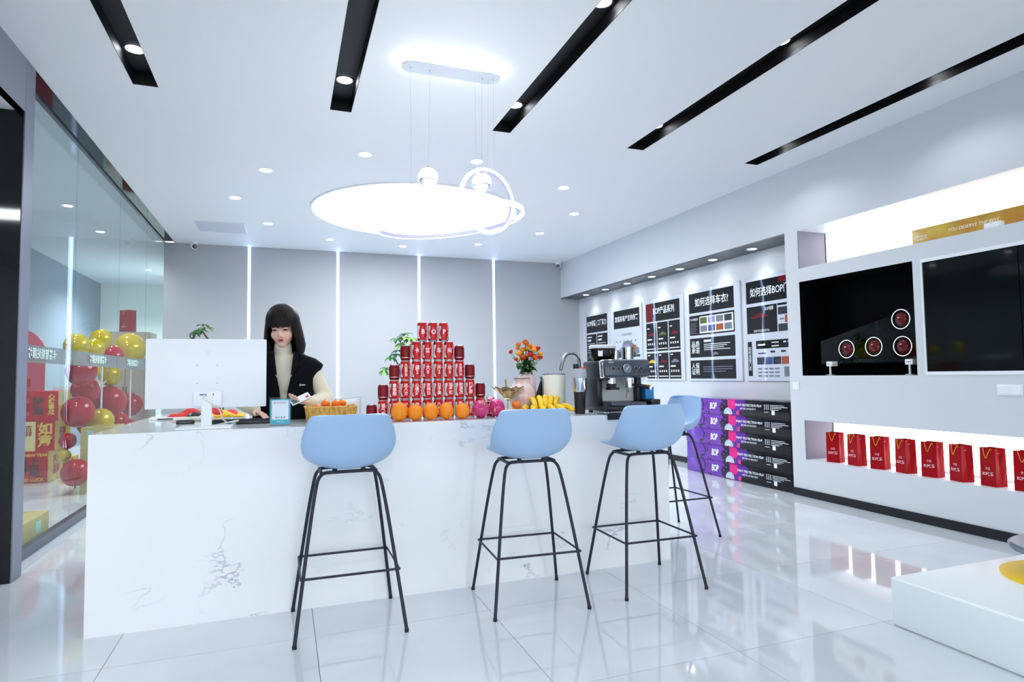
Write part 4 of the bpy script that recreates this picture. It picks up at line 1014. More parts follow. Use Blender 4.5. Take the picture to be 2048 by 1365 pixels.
add('back_plate', box(-0.14, 0.14, 0.0, 0.01, 0.05, 0.24), mat('plate_satin', (206, 210, 212), 0.3, 0.1), t, smooth=0)
add('body', rbox(-0.168, 0.168, -0.10, 0.158, 0.235, 0.358, 0.008, 2), 'machine_dark', t)
fp = add('front_panel', xf(rbox(-0.176, 0.176, -0.02, 0.02, -0.058, 0.058, 0.014, 3), (0, -0.145, 0.302), (-0.12, 0, 0)), 'machine_grey', t)
add('panel_trim', xf(rbox(-0.181, 0.181, -0.012, 0.05, -0.064, 0.064, 0.014, 3), (0, -0.135, 0.302), (-0.12, 0, 0)), 'chrome', t)
def fpos(x, z, off=0.0): return (x, -0.145 - 0.0212 * math.cos(0.12) - off + z * math.sin(0.12) * 1.0, 0.302 + z)
gd = add('gauge', xf(lathe([(0.030, 0), (0.030, 0.010), (0.027, 0.012)], 32), fpos(-0.012, 0.0), (PI / 2 - 0.12, 0, 0)), 'black_plastic', t)
add('dial', xf(lathe([(0.0265, 0.0), (0.0001, 0.0)], 32, cap=False), fpos(-0.012, 0.0, 0.0125), (PI / 2 - 0.12, 0, 0)), mat('dial_grey', (112, 122, 138), 0.3), gd)
add('needle', xf(box(-0.016, 0.016, -0.0015, 0.0015, 0, 0.002), fpos(-0.012, 0.0, 0.0135), (PI / 2 - 0.12, -0.7, 0)), 'ink_white', gd)
add('bezel', xf(torus(0.0285, 0.0025, 32, 6), fpos(-0.012, 0.0, 0.0115), (PI / 2 - 0.12, 0, 0)), 'steel', gd)
for x in (-0.115, -0.075, 0.062, 0.102):
    b = add('button', xf(lathe([(0.0125, 0), (0.0125, 0.004), (0.0001, 0.0045)], 20), fpos(x, 0.0), (PI / 2 - 0.12, 0, 0)), 'black_plastic', t)
    add('button_ring', xf(torus(0.0125, 0.0014, 20, 6), fpos(x, 0.0, 0.004), (PI / 2 - 0.12, 0, 0)), 'steel', b)
    add('icon', xf(box(-0.005, 0.005, -0.003, 0.003, 0, 0.001), fpos(x, -0.024, 0.001), (PI / 2 - 0.12, 0, 0)), 'print_grey', b)
add('badge', xf(prism(rrect(0.042, 0.011, 0.005), 0, 0.002), fpos(-0.128, 0.042), (PI / 2 - 0.12, 0, 0)), 'steel', t)
add('group_head', join(xf(cyl(0.032, 0.20, 0.245, 24), (-0.085, -0.085, 0)), xf(cyl(0.034, 0.20, 0.245, 24), (0.055, -0.085, 0))), 'chrome', t)
add('grinder_chute', join(xf(cyl(0.030, 0.165, 0.2, 20, 0.036), (-0.085, -0.085, 0)), box(-0.115, -0.045, -0.125, -0.06, 0.158, 0.175)), 'black_plastic', t)
pf = add('portafilter', xf(cyl(0.033, 0.172, 0.2, 24), (0.055, -0.085, 0)), 'chrome', t)
add('portafilter_handle', tube([(0.07, -0.115, 0.19), (0.10, -0.165, 0.182), (0.135, -0.22, 0.17)], [0.010, 0.014, 0.013], 14), 'black_plastic', pf)
add('handle_cap', xf(cyl(0.0135, 0, 0.006, 16), (0.135, -0.22, 0.17), (PI / 2 + 0.25, 0, 0.55)), 'chrome', pf)
add('portafilter_spout', tube([(0.055, -0.085, 0.175), (0.055, -0.09, 0.155), (0.04, -0.095, 0.145)], 0.007, 10), 'chrome', pf)
add('steam_wand', tube(smooth_path([(0.02, -0.10, 0.24), (0.022, -0.115, 0.16), (0.01, -0.12, 0.10)], 2), 0.004, 8), 'brushed', t)
add('drip_tray', join(rbox(-0.135, 0.135, -0.175, 0.0, 0.05, 0.075, 0.006, 2)), 'machine_grey', t)
add('drip_grate', join(*[box(-0.12, 0.12, -0.165 + 0.02 * i, -0.155 + 0.02 * i, 0.075, 0.079) for i in range(8)]), 'chrome', t, smooth=0)
hp = add('bean_hopper', lathe([(0.066, 0.358), (0.072, 0.365), (0.086, 0.40), (0.09, 0.445)], 32, cap=False), thin_glass('smoke_hopper', (70, 70, 72)), t, (-0.085, 0.03, 0))
add('hopper_lid', lathe([(0.093, 0.445), (0.095, 0.462), (0.085, 0.470), (0.0001, 0.472)], 32), mat('lid_white', (222, 228, 232), 0.3), hp)
add('beans', lathe([(0.0001, 0.36), (0.066, 0.362), (0.082, 0.395), (0.0001, 0.405)], 24, cap=False), mat('beans', (38, 28, 22), 0.6), hp)
add('hopper_label', xf(box(-0.016, 0.016, -0.0005, 0.0005, -0.026, 0.026), (-0.055, -0.071, 0.415), (-0.2, 0, -0.65)), 'ink_white', hp)
def cup(name, label, x, y, r, h, mm):
    q = thing(name, label, 'cup', (x, y, CZ + 0.358))
    add('body', lathe([(r * 0.9, 0), (r, h), (r * 0.97, h), (r * 0.87, 0.004)], 28), mm, q)
    add('rim', xf(torus(r * 0.985, 0.0016, 28, 6), (0, 0, h)), 'chrome', q)
cup('milk_jug', 'polished steel milk jug on top of the coffee machine', 2.295, 3.86, 0.045, 0.10, 'steel')
cup('steel_cup', 'narrow steel cup between hopper and milk jug', 2.215, 3.90, 0.03, 0.075, 'steel')
# bits beside the machine
t = thing('tamper', 'black handled coffee tamper in front of the coffee machine', 'tamper', (2.005, 3.665, CZ + 0.006))
add('tamper_base', lathe([(0.026, 0), (0.026, 0.008), (0.012, 0.014)], 24), 'chrome', t); add('handle', lathe([(0.010, 0.012), (0.014, 0.03), (0.016, 0.066), (0.014, 0.070), (0.0001, 0.071)], 20), 'black_plastic', t)
t = thing('tamping_mat', 'black rubber tamping mat hanging over the counter edge', 'mat', (2.045, 3.66, CZ))
add('top_sheet', rbox(-0.085, 0.075, -0.052, 0.045, 0, 0.006, 0.002, 1), 'rubber', t); add('edge_lip', rbox(-0.062, 0.062, -0.0585, -0.0515, -0.034, 0.006, 0.003, 2), 'rubber', t)
t = thing('storage_tin', 'black storage tin at the end of the counter', 'tin', (2.402, 3.78, CZ))
add('tin_body', rbox(-0.036, 0.036, -0.10, 0.10, 0, 0.062, 0.004, 2), 'black_plastic', t); add('tin_lid', rbox(-0.037, 0.037, -0.102, 0.102, 0.062, 0.088, 0.004, 2), 'black_plastic', t)
t = thing('paper_carton', 'small blue carton on top of the black tin', 'carton', (2.40, 3.80, CZ + 0.088))
add('carton_body', rbox(-0.034, 0.034, -0.05, 0.05, 0, 0.085, 0.002, 1), mat('carton_blue', (30, 130, 196), 0.4), t); add('yellow_flap', box(-0.03, 0.012, -0.046, 0.04, 0.085, 0.100), mat('flap_yellow', (236, 200, 30), 0.5), t)
# ---------------------------------------------------------------- monitor
t = thing('monitor', 'large white monitor seen from behind on the counter', 'monitor', (-0.403, 3.84, CZ))
mat('monitor_white', (232, 236, 241), 0.35)
add('back_shell', rbox(-0.305, 0.305, -0.006, 0.022, 0.108, 0.492, 0.005, 2), 'monitor_white', t)
add('screen', box(-0.298, 0.298, 0.0222, 0.0228, 0.115, 0.486), mat('screen', (40, 70, 110), 0.2, emit=(0.5, 0.7, 1.0), es=0.5), t, smooth=0)
bp = add('electronics_cover', rbox(-0.068, 0.075, -0.03, 0.0, 0.118, 0.20, 0.006, 2), 'monitor_white', t)
add('port', join(box(-0.035, 0.0, -0.0308, -0.0302, 0.178, 0.186), box(0.030, 0.036, -0.0308, -0.0302, 0.178, 0.188)), mat('port_blue', (90, 100, 170), 0.4), bp, smooth=0)
for x in (-0.053, 0.05):
    for z in (0.245, 0.345): add('mount_screw', xf(cyl(0.0028, 0, 0.001, 8), (x, -0.006, z), (PI / 2, 0, 0)), 'print_grey', t)
em = add('emblem', xf(prism([(-0.011, 0.012), (-0.011, -0.002), (-0.006, -0.012), (0, -0.015), (0.006, -0.012), (0.011, -0.002), (0.011, 0.012)], 0, 0.0008), (0.0, -0.006, 0.415), (PI / 2, 0, 0)), mat('emblem_grey', (196, 202, 210), 0.3, 0.3), t)
add('emblem_line', xf(join(box(-0.009, 0.009, 0.001, 0.0025, 0, 0.001), box(-0.004, 0.004, -0.006, -0.004, 0, 0.001), box(-0.006, 0.006, 0.006, 0.0075, 0, 0.001)), (0.0, -0.0068, 0.415), (PI / 2, 0, 0)), 'monitor_white', em)
add('stand_column', rbox(-0.027, 0.027, -0.036, -0.012, 0.008, 0.165, 0.004, 2), 'monitor_white', t)
add('stand_base', rbox(-0.135, 0.135, -0.16, 0.05, 0.0, 0.011, 0.004, 2), 'monitor_white', t)
# cables
mat('cable_white', (226, 222, 208), 0.5); mat('cable_blue', (60, 150, 180), 0.4)
for pts, lab, mm in (([(-0.41, 3.80, CZ + 0.18), (-0.43, 3.797, CZ + 0.17), (-0.375, 3.79, CZ + 0.13), (-0.34, 3.86, CZ + 0.10), (-0.33, 3.93, CZ + 0.02), (-0.25, 3.97, CZ + 0.004), (-0.31, 4.02, CZ + 0.005)], 'white monitor cable drooping from the monitor back', 'cable_white'),
                     ([(-0.37, 3.92, CZ + 0.004), (-0.30, 3.90, CZ + 0.02), (-0.24, 3.94, CZ + 0.03), (-0.27, 4.0, CZ + 0.012), (-0.34, 4.0, CZ + 0.004)], 'looped white cable on the counter beside monitor foot', 'cable_white'),
                     ([(-0.38, 3.94, CZ + 0.004), (-0.34, 3.915, CZ + 0.012), (-0.29, 3.92, CZ + 0.015), (-0.27, 3.96, CZ + 0.004)], 'thin blue cable coiled beside monitor foot', 'cable_blue')):
    tag(add('cable', tube(smooth_path(pts, 3), 0.004 if mm == 'cable_white' else 0.003, 8), mm, None), lab, 'cable')
t = thing('keyboard', 'black slim keyboard on the counter behind monitor foot', 'keyboard', (-0.195, 4.055, CZ), -0.06)
add('base', rbox(-0.21, 0.21, -0.065, 0.075, 0, 0.022, 0.004, 2), 'black_plastic', t)
for j in range(4):
    for i in range(14): add('key', box(-0.2 + i * 0.0286, -0.2 + i * 0.0286 + 0.025, -0.055 + j * 0.028, -0.031 + j * 0.028, 0.022, 0.027), mat('key_black', (26, 28, 34), 0.5), t, smooth=0)
# small things at the left end
t = thing('tablet', 'thin white tablet lying at the far end of the counter', 'tablet', (-0.70, 4.80, CZ), 0.1)
add('shell', rbox(-0.15, 0.15, -0.10, 0.10, 0, 0.012, 0.004, 2), 'monitor_white', t); add('pen_slot', box(-0.10, 0.06, -0.1008, -0.1, 0.003, 0.010), 'black_plastic', t)
t = thing('card_reader', 'small black card reader between monitor foot and tablet', 'card reader', (-0.565, 4.25, CZ), 0.15)
add('shell', rbox(-0.05, 0.05, -0.06, 0.06, 0, 0.02, 0.006, 2), 'black_plastic', t); add('slot', box(-0.03, 0.03, -0.0608, -0.06, 0.008, 0.011), 'brushed', t)
t = thing('scanner', 'white handheld scanner lying behind the card reader', 'scanner', (-0.56, 4.45, CZ), 0.2)
add('grip', tube([(-0.10, 0, 0.014), (-0.02, 0, 0.016), (0.06, 0.01, 0.018)], [0.012, 0.014, 0.012], 12), 'cable_white', t); add('head', ell((0.09, 0.012, 0.022), (0.045, 0.028, 0.02)), 'white_plastic', t)
t = thing('mouse', 'domed black computer mouse behind the monitor', 'mouse', (-0.55, 4.62, CZ), 0.1)
add('shell', xf(lathe([(0.062, 0), (0.064, 0.006), (0.056, 0.028), (0.036, 0.044), (0.0001, 0.052)], 28), (0, 0, 0)), 'black_plastic', t, smooth=80); add('wheel', xf(cyl(0.008, -0.004, 0.004, 12), (0, -0.028, 0.045), (0, PI / 2, 0)), 'brushed', t)
t = thing('folded_cloth', 'folded red and yellow cloth lying behind the monitor', 'cloth', (-0.53, 4.95, CZ))
def cloth(u, v):
    return ((u - 0.5) * 0.46, (v - 0.5) * 0.32, 0.008 + 0.065 * math.sin(PI * v) ** 0.6 * math.sin(PI * u) ** 0.5 * (0.75 + 0.25 * math.sin(u * 19 + v * 5)))
c = add('red_cloth', grid(cloth, 30, 14), mat('cloth_red', (214, 30, 26), 0.8), t, smooth=80); md = c.modifiers.new('t', 'SOLIDIFY'); md.thickness = 0.006
c = add('yellow_edge', xf(grid(cloth, 30, 10), (0.08, -0.04, -0.002), sc=(0.8, 0.95, 0.7)), mat('cloth_yellow', (244, 190, 30), 0.8), t, smooth=80); md = c.modifiers.new('t', 'SOLIDIFY'); md.thickness = 0.005
# acrylic payment sign
t = thing('payment_sign', 'teal payment card in a clear acrylic stand beside the monitor', 'sign', (-0.021, 3.765, CZ))
clr = thin_glass('acrylic', (250, 252, 253), 0.3, 0.015)
add('acrylic_holder', join(box(-0.0585, 0.0585, -0.006, -0.0045, 0, 0.16), box(-0.0585, 0.0585, 0.0045, 0.006, 0, 0.16), box(-0.0585, 0.0585, -0.012, 0.05, 0, 0.003)), 'acrylic', t, smooth=0)
cd = add('card', box(-0.053, 0.053, -0.001, 0.001, 0.006, 0.148), mat('sign_teal', (46, 178, 196), 0.4), t, smooth=0)
add('white_field', xf(prism(rrect(0.088, 0.108, 0.006), 0, 0.0008), (0.0, -0.001, 0.088), (PI / 2, 0, 0)), 'ink_white', cd, smooth=0)
g = text_geo('微信扫码付', 0.015, 0.004)
add('lettering', on_plane(([(x, y + 0.128, 0) for x, y, _ in g[0]], g[1]), (0, -0.0022, 0), (1, 0, 0), (0, 0, 1)), mat('ink_grey', (130, 140, 150), 0.5), cd, smooth=0)
for i, c in enumerate(((60, 130, 220), (170, 180, 190), (40, 170, 130), (230, 90, 90))):
    add('pay_icon', xf(cyl(0.005, 0, 0.001, 14), (-0.021 + 0.0145 * i, -0.0018, 0.046), (PI / 2, 0, 0)), mat('icon_%d' % i, c, 0.4), cd, smooth=0)
g = text_geo('推荐使用', 0.009, 0.006, space=1.3)
add('lettering', on_plane(([(x, y + 0.02, 0) for x, y, _ in g[0]], g[1]), (0, -0.0016, 0), (1, 0, 0), (0, 0, 1)), 'ink_white', cd, smooth=0)
# ---------------------------------------------------------------- woven basket with mandarins
m = mat('wicker', (206, 160, 70), 0.6); v = coords(m, (90, 90, 10)); bump(m, noise(m, v, 2, 2), 0.6, 0.004)
to_base(m, ramp(m, noise(m, v, 1.5, 2), [(0.3, (176, 124, 44)), (0.7, (226, 184, 96))]))
t = thing('woven_basket', 'low woven rattan basket full of mandarins', 'basket', (0.272, 4.03, CZ))
for k in range(11):
    w = 0.278 + 0.0022 * k; z = 0.006 + 0.0075 * k
    add('coil', tube([(x, y, z) for x, y in rrect(w, 0.19 + 0.0022 * k, 0.03, 5)], 0.0045, 8, closed=True), 'wicker', t)
add('rim', tube([(x, y, 0.088) for x, y in rrect(0.305, 0.214, 0.03, 6)], 0.006, 8, closed=True), 'wicker', t)
add('floor_mat', box(-0.135, 0.135, -0.09, 0.09, 0.001, 0.006), 'wicker', t, smooth=0)
mp = [(-0.105, -0.06), (-0.055, -0.06), (0.0, -0.055), (0.05, -0.06), (0.105, -0.055), (-0.08, 0.0), (-0.02, 0.0), (0.04, 0.0), (0.1, 0.0), (-0.05, 0.05), (0.02, 0.05), (0.08, 0.05)]
for i, (x, y) in enumerate(mp):
    mandarin((0.272 + x, 4.03 + y, CZ + 0.046 + 0.004 * math.sin(i * 3)), 'mandarin low in the woven basket, %s row, %s from the monitor side' % (('front', 'middle', 'back')[0 if i < 5 else 1 if i < 9 else 2], ordw[i if i < 5 else i - 5 if i < 9 else i - 9]), 'mandarins in the woven basket', 0.027)
for x, y, wd in ((-0.03, 0.02, 'second'), (0.03, -0.02, 'third'), (0.07, 0.03, 'fourth'), (-0.085, -0.03, 'first')):
    mandarin((0.272 + x, 4.03 + y, CZ + (0.082 if x > -0.05 else 0.06)), 'mandarin heaped on top in the woven basket, %s from the monitor side' % wd, 'mandarins on top in the basket', 0.027)
# ---------------------------------------------------------------- person behind the counter
mat('skin', (232, 190, 168), 0.5, sss=0.12, spec=0.3); mat('hair', (10, 7, 7), 0.45, spec=0.18); mat('vest_black', (8, 11, 15), 0.85, spec=0.12); mat('knit_cream', (218, 212, 190), 0.9, spec=0.2); mat('trouser', (22, 24, 30), 0.8); mat('lips', (176, 66, 66), 0.4); mat('eye_dark', (34, 22, 20), 0.25); mat('shoe', (30, 30, 34), 0.5)
m = MATS['hair']; v = coords(m, (60, 60, 3)); to_base(m, ramp(m, noise(m, v, 2, 3), [(0.3, (7, 5, 6)), (0.75, (30, 16, 14))]))
m = MATS['knit_cream']; v = coords(m, (1, 1, 1)); bump(m, noise(m, v, 160, 2), 0.3, 0.003)
pr = thing('person', 'person with a dark bob in a black vest and cream turtleneck behind counter', 'person', (0.0, 4.44, 0))
HS = 1.10
HM = Matrix.Translation((-0.012, -0.02, 1.590)) @ Euler((math.radians(13), math.radians(-2), math.radians(-12))).to_matrix().to_4x4() @ Matrix.Scale(HS, 4)
def H_(g): return [tuple(HM @ Vector(v)) for v in g[0]], g[1]
head = [H_(g) for g in (ell((0, 0.015, 0.028), (0.074, 0.09, 0.088)), ell((0, -0.022, -0.03), (0.061, 0.066, 0.08)), ell((0, -0.046, -0.092), (0.030, 0.03, 0.024)),
        ell((0.034, -0.048, -0.036), (0.028, 0.026, 0.032)), ell((-0.034, -0.048, -0.036), (0.028, 0.026, 0.032)), ell((0, -0.06, -0.062), (0.030, 0.026, 0.022)),
        capsule((0, -0.082, 0.002), (0, -0.095, -0.034), 0.0065, 0.0095), ell((0.009, -0.088, -0.038), (0.007, 0.007, 0.006)), ell((-0.009, -0.088, -0.038), (0.007, 0.007, 0.006)),
        ell((0.030, -0.066, 0.008), (0.02, 0.016, 0.010)), ell((-0.030, -0.066, 0.008), (0.02, 0.016, 0.010)))]
def hand(w, fwd, pn, s, curl, L=1.0):
    # w wrist, fwd direction of the fingers, pn palm normal, s = side on which the thumb leaves (+1/-1 along fwd x pn)
    w, fwd, pn = Vector(w), Vector(fwd).normalized(), Vector(pn).normalized()
    sd = fwd.cross(pn).normalized() * s
    out = []
    for k in (-1, -0.35, 0.35, 1): out.append(capsule(w + fwd * 0.012 + sd * 0.014 * k, w + fwd * 0.072 + sd * 0.024 * k, 0.014, 0.0125))
    for k, ln in ((-1, 0.062), (-0.35, 0.074), (0.35, 0.080), (1, 0.072)):
        b = w + fwd * 0.078 + sd * 0.025 * k
        d1 = (fwd * math.cos(curl * 0.6) + pn * math.sin(curl * 0.6) + sd * 0.08 * k).normalized()
        d2 = (fwd * math.cos(curl * 1.5) + pn * math.sin(curl * 1.5) + sd * 0.05 * k).normalized()
        m1 = b + d1 * ln * 0.5 * L
        out += [capsule(b, m1, 0.0088, 0.0078), capsule(m1, m1 + d2 * ln * 0.48 * L, 0.0078, 0.0064)]
    tb = w + fwd * 0.028 + sd * 0.026; t1 = tb + (fwd * 0.6 + sd * 0.75 + pn * 0.3).normalized() * 0.035; t2 = t1 + (fwd * 0.9 + sd * 0.25 + pn * 0.35).normalized() * 0.03
    return out + [capsule(tb, t1, 0.012, 0.0095), capsule(t1, t2, 0.0092, 0.0072)]
SL, EL, WL = (0.168, 0.0, 1.322), (0.262, -0.01, 1.105), (0.150, -0.235, 1.090)
SR, ER, WR = (-0.168, 0.0, 1.322), (-0.262, -0.03, 1.11), (-0.165, -0.265, 1.050)
prims = head + [capsule((-0.008, 0.015, 1.36), (-0.012, -0.004, 1.52), 0.052, 0.047), ell((0, 0, 1.25), (0.145, 0.092, 0.165)), ell((0, 0, 1.05), (0.13, 0.092, 0.17)), ell((0, 0.01, 0.9), (0.155, 0.105, 0.13)),
    capsule(SR, SL, 0.046, 0.046), capsule(SL, EL, 0.044, 0.036), capsule(EL, WL, 0.035, 0.024), capsule(SR, ER, 0.044, 0.036), capsule(ER, WR, 0.035, 0.024)]
for s in (-1, 1):
    prims += [capsule((s * 0.085, 0.01, 0.88), (s * 0.088, 0.0, 0.48), 0.078, 0.052), capsule((s * 0.088, 0.0, 0.48), (s * 0.088, 0.015, 0.09), 0.052, 0.036), ell((s * 0.088, -0.05, 0.045), (0.04, 0.10, 0.036)), ell((s * 0.088, 0.02, 0.05), (0.036, 0.04, 0.045))]
prims += hand(WL, (-0.75, -0.45, 0.12), (0.25, 0.1, 0.95), 1, 0.55)
prims += hand(WR, (0.55, -0.75, -0.30), (-0.1, -0.35, -0.9), -1, 0.35)
blob('body', prims, 'skin', 0.0046, pr, 3)
sw = [ell((0, 0, 1.25), (0.160, 0.108, 0.175)), ell((0, 0, 1.05), (0.146, 0.108, 0.18)), ell((0, 0.01, 0.88), (0.165, 0.118, 0.10)), capsule(SR, SL, 0.052, 0.052), capsule((-0.008, 0.015, 1.36), (-0.011, 0.002, 1.462), 0.066, 0.058)]
sw += [capsule(SL, EL, 0.054, 0.055), capsule(EL, tuple(Vector(WL) + Vector((0.012, 0.02, 0.0))), 0.056, 0.040), capsule(SR, ER, 0.054, 0.055), capsule(ER, tuple(Vector(WR) + Vector((-0.01, 0.02, 0.004))), 0.056, 0.040)]
blob('sweater', sw, 'knit_cream', 0.007, pr, 5)
tr = []
for s in (-1, 1): tr += [capsule((s * 0.085, 0.01, 0.84), (s * 0.088, 0.0, 0.48), 0.092, 0.072), capsule((s * 0.088, 0.0, 0.48), (s * 0.088, 0.015, 0.11), 0.072, 0.058)]
tr += [ell((0, 0.01, 0.85), (0.165, 0.118, 0.09))]
blob('trousers', tr, 'trouser', 0.012, pr, 4)
for s in (-1, 1): add('shoe', join(ell((s * 0.088, -0.045, 0.045), (0.05, 0.13, 0.045))), 'shoe', pr, smooth=180)
# vest: open shell around the torso
VS = [(0.76, .186, .140, 3), (0.92, .182, .136, 3), (1.06, .180, .134, 3), (1.17, .180, .132, 5), (1.25, .186, .130, 9), (1.305, .225, .125, 14), (1.355, .242, .115, 18), (1.388, .200, .106, 25), (1.412, .135, .098, 38), (1.44, .100, .090, 44), (1.475, .096, .092, 50), (1.50, .104, .098, 55)]
def vest(u, v):
    n = len(VS) - 1; t = v * n; i = min(int(t), n - 1); f = t - i; f = f * f * (3 - 2 * f)
    z, rx, ry, g = [VS[i][k] * (1 - f) + VS[i + 1][k] * f for k in range(4)]
    a = math.radians(g) + (2 * PI - 2 * math.radians(g)) * u
    sx, sy = math.sin(a), -math.cos(a)
    e = 0.82
    x = rx * math.copysign(abs(sx) ** e, sx); y = ry * math.copysign(abs(sy) ** e, sy)
    dz = 0.018 * math.sin(a) ** 2 * (-1 if z > 1.30 else 0) * min(1, (z - 1.30) / 0.05 if z > 1.3 else 0)
    y += 0.012
    return (x - 0.004, y, z + dz + (0.03 * max(0, -sy) * 0 if z < 1.4 else 0))
vo = add('vest', grid(vest, 64, 44), 'vest_black', pr, smooth=80)
md = vo.modifiers.new('t', 'SOLIDIFY'); md.thickness = 0.012; md.offset = 1
def lapel(sgn):
    def f(u, v):
        z = 1.43 - 0.16 * v
        w = 0.075 * (1 - v) ** 0.8 + 0.004
        x0 = 0.062 - 0.02 * v
        x = x0 + w * u
        y = -0.112 - 0.028 * min(1, v * 1.6) - 0.004 + 0.055 * (u * (1 - v)) ** 1.5 + 0.035 * (1 - v) ** 2
        return (sgn * x - 0.004, y, z - 0.03 * u * (1 - v))
    return grid(f, 8, 12)
for s in (-1, 1):
    l = add('collar_flap', lapel(s), 'vest_black', pr, smooth=80); md = l.modifiers.new('t', 'SOLIDIFY'); md.thickness = 0.006; md.offset = 0
eb = add('emblem', on_plane(join(lathe([(0.0045, 0), (0.007, 0)], 14, cap=False), quad_xy(0.009, 0.032, -0.003, 0.002)), (0.098, -0.137, 1.205), (0.97, 0.25, 0), (0, 0, 1)), 'ink_white', pr, smooth=0)
# hair: crown, fringe and chin-length curtain
def hair(u, v):
    th = 2 * PI * u - PI                                        # 0 = front
    a = abs(th)
    side = min(1, max(0, (a - math.radians(43)) / math.radians(7))); side = side * side * (3 - 2 * side)
    zb = 0.020 + 0.006 * math.cos(th * 6) if True else 0
    zb = (0.017 + 0.005 * math.sin(th * 23)) * (1 - side) + (-0.150 + 0.012 * math.cos(a * 2) + 0.003 * math.sin(th * 17)) * side
    rx, ry, rz, zc = 0.090, 0.106, 0.106, 0.030
    strand = 1 + 0.010 * math.sin(th * 34 + 3 * v) * min(1, v * 2)
    if v < 0.5:
        p = PI / 2 * (v / 0.5)
        q = math.sin(p) ** 0.85
        dip = -0.006 * math.exp(-(th / 0.25) ** 2) * math.sin(p)   # parting
        return (rx * q * math.sin(th) * strand, 0.012 - ry * q * math.cos(th) * strand, zc + rz * math.cos(p) + dip)
    s = (v - 0.5) / 0.5
    z = zc + (zb - zc) * s
    k = max(0, (zc - z)) / 0.18
    wx = rx + 0.028 * k ** 0.8 - 0.012 * max(0, k - 0.82) / 0.18; wy = ry + 0.006 * k
    fw_ = 0.0 if side < 0.5 else 0.018 * k * max(0, math.cos(a))
    return (wx * math.sin(th) * strand, 0.012 - (wy) * math.cos(th) * strand + fw_, z)
ho = add('hair', H_(grid(hair, 144, 40, True)), 'hair', pr, smooth=80)
md = ho.modifiers.new('t', 'SOLIDIFY'); md.thickness = 0.010; md.offset = -1
for s in (-1, 1):
    add('eye', H_(ell((s * 0.030, -0.0795, -0.004), (0.0135, 0.005, 0.0035))), 'eye_dark', pr, smooth=180)
    add('eyelid', H_(tube([(s * 0.016, -0.083, -0.004), (s * 0.026, -0.085, 0.001), (s * 0.037, -0.082, 0.0), (s * 0.046, -0.074, -0.005)], [0.0008, 0.0016, 0.0016, 0.0008], 6)), 'eye_dark', pr)
add('lips', H_(join(ell((0, -0.0868, -0.0605), (0.018, 0.006, 0.0042)), ell((0, -0.0855, -0.0675), (0.0145, 0.0065, 0.0048)))), 'lips', pr, smooth=180)
t = thing('leaflet_pack', 'white printed pack held in the hand above the basket', 'pack', (0.095, 4.145, 1.118), 0.0)
add('pack_body', xf(rbox(-0.062, 0.062, -0.032, 0.032, -0.004, 0.004, 0.002, 1), (0, 0, 0), (0.55, -0.42, 0.15)), 'white_plastic', t)
add('pack_print', xf(join(box(-0.055, -0.01, -0.026, 0.02, 0.004, 0.0048)), (0, 0, 0), (0.55, -0.42, 0.15)), 'print_grey', t, smooth=0)
add('red_stamp', xf(box(0.034, 0.052, -0.02, 0.0, 0.004, 0.0048), (0, 0, 0), (0.55, -0.42, 0.15)), mat('stamp_red', (206, 40, 70), 0.4), t, smooth=0)

# ---------------------------------------------------------------- armchair with pale cushion behind the counter
t = thing('armchair', 'low grey armchair standing behind the mandarin basket', 'armchair', (0.50, 6.25, 0))
mat('sofa_grey', (150, 154, 164), 0.85); mat('cushion_pale', (206, 208, 210), 0.85)
add('seat', rbox(-0.32, 0.32, -0.34, 0.25, 0.18, 0.44, 0.04, 3), 'sofa_grey', t); add('backrest', rbox(-0.36, 0.36, 0.16, 0.34, 0.18, 0.82, 0.05, 3), 'sofa_grey', t)
for s in (-1, 1): add('armrest', rbox(s * 0.38 - 0.06, s * 0.38 + 0.06, -0.34, 0.3, 0.16, 0.62, 0.03, 3), 'sofa_grey', t)
for sx in (-1, 1):
    for sy in (-1, 1): add('leg', xf(cyl(0.02, 0, 0.2, 12), (sx * 0.32, sy * 0.26, 0)), 'stool_steel', t)
def cush(u, v):
    x, y = u * 2 - 1, v * 2 - 1
    k = (1 - x ** 4) * (1 - y ** 4)
    return x, y, k
t = thing('cushion', 'pale cushion propped on the armchair behind the basket', 'cushion', (0.50, 6.24, 0.44))
def cf1(s):
    def f(u, v):
        x, y, k = cush(u, v); pin = 1 - 0.07 * (1 - abs(x) ** 2) * abs(y) ** 3; pin2 = 1 - 0.07 * (1 - abs(y) ** 2) * abs(x) ** 3
        return (x * 0.21 * pin2, s * 0.07 * k ** 0.6, 0.31 + y * 0.315 * pin)
    return grid(f, 16, 16)
add('cover', join(cf1(1), cf1(-1)), 'cushion_pale', t, smooth=80)
add('piping', tube([(x, 0, z) for x, z in [(-0.208, 0.0), (-0.197, 0.31), (-0.208, 0.622), (0, 0.605), (0.208, 0.622), (0.197, 0.31), (0.208, 0.0), (0, 0.012)]], 0.004, 6, closed=True), 'cushion_pale', t)
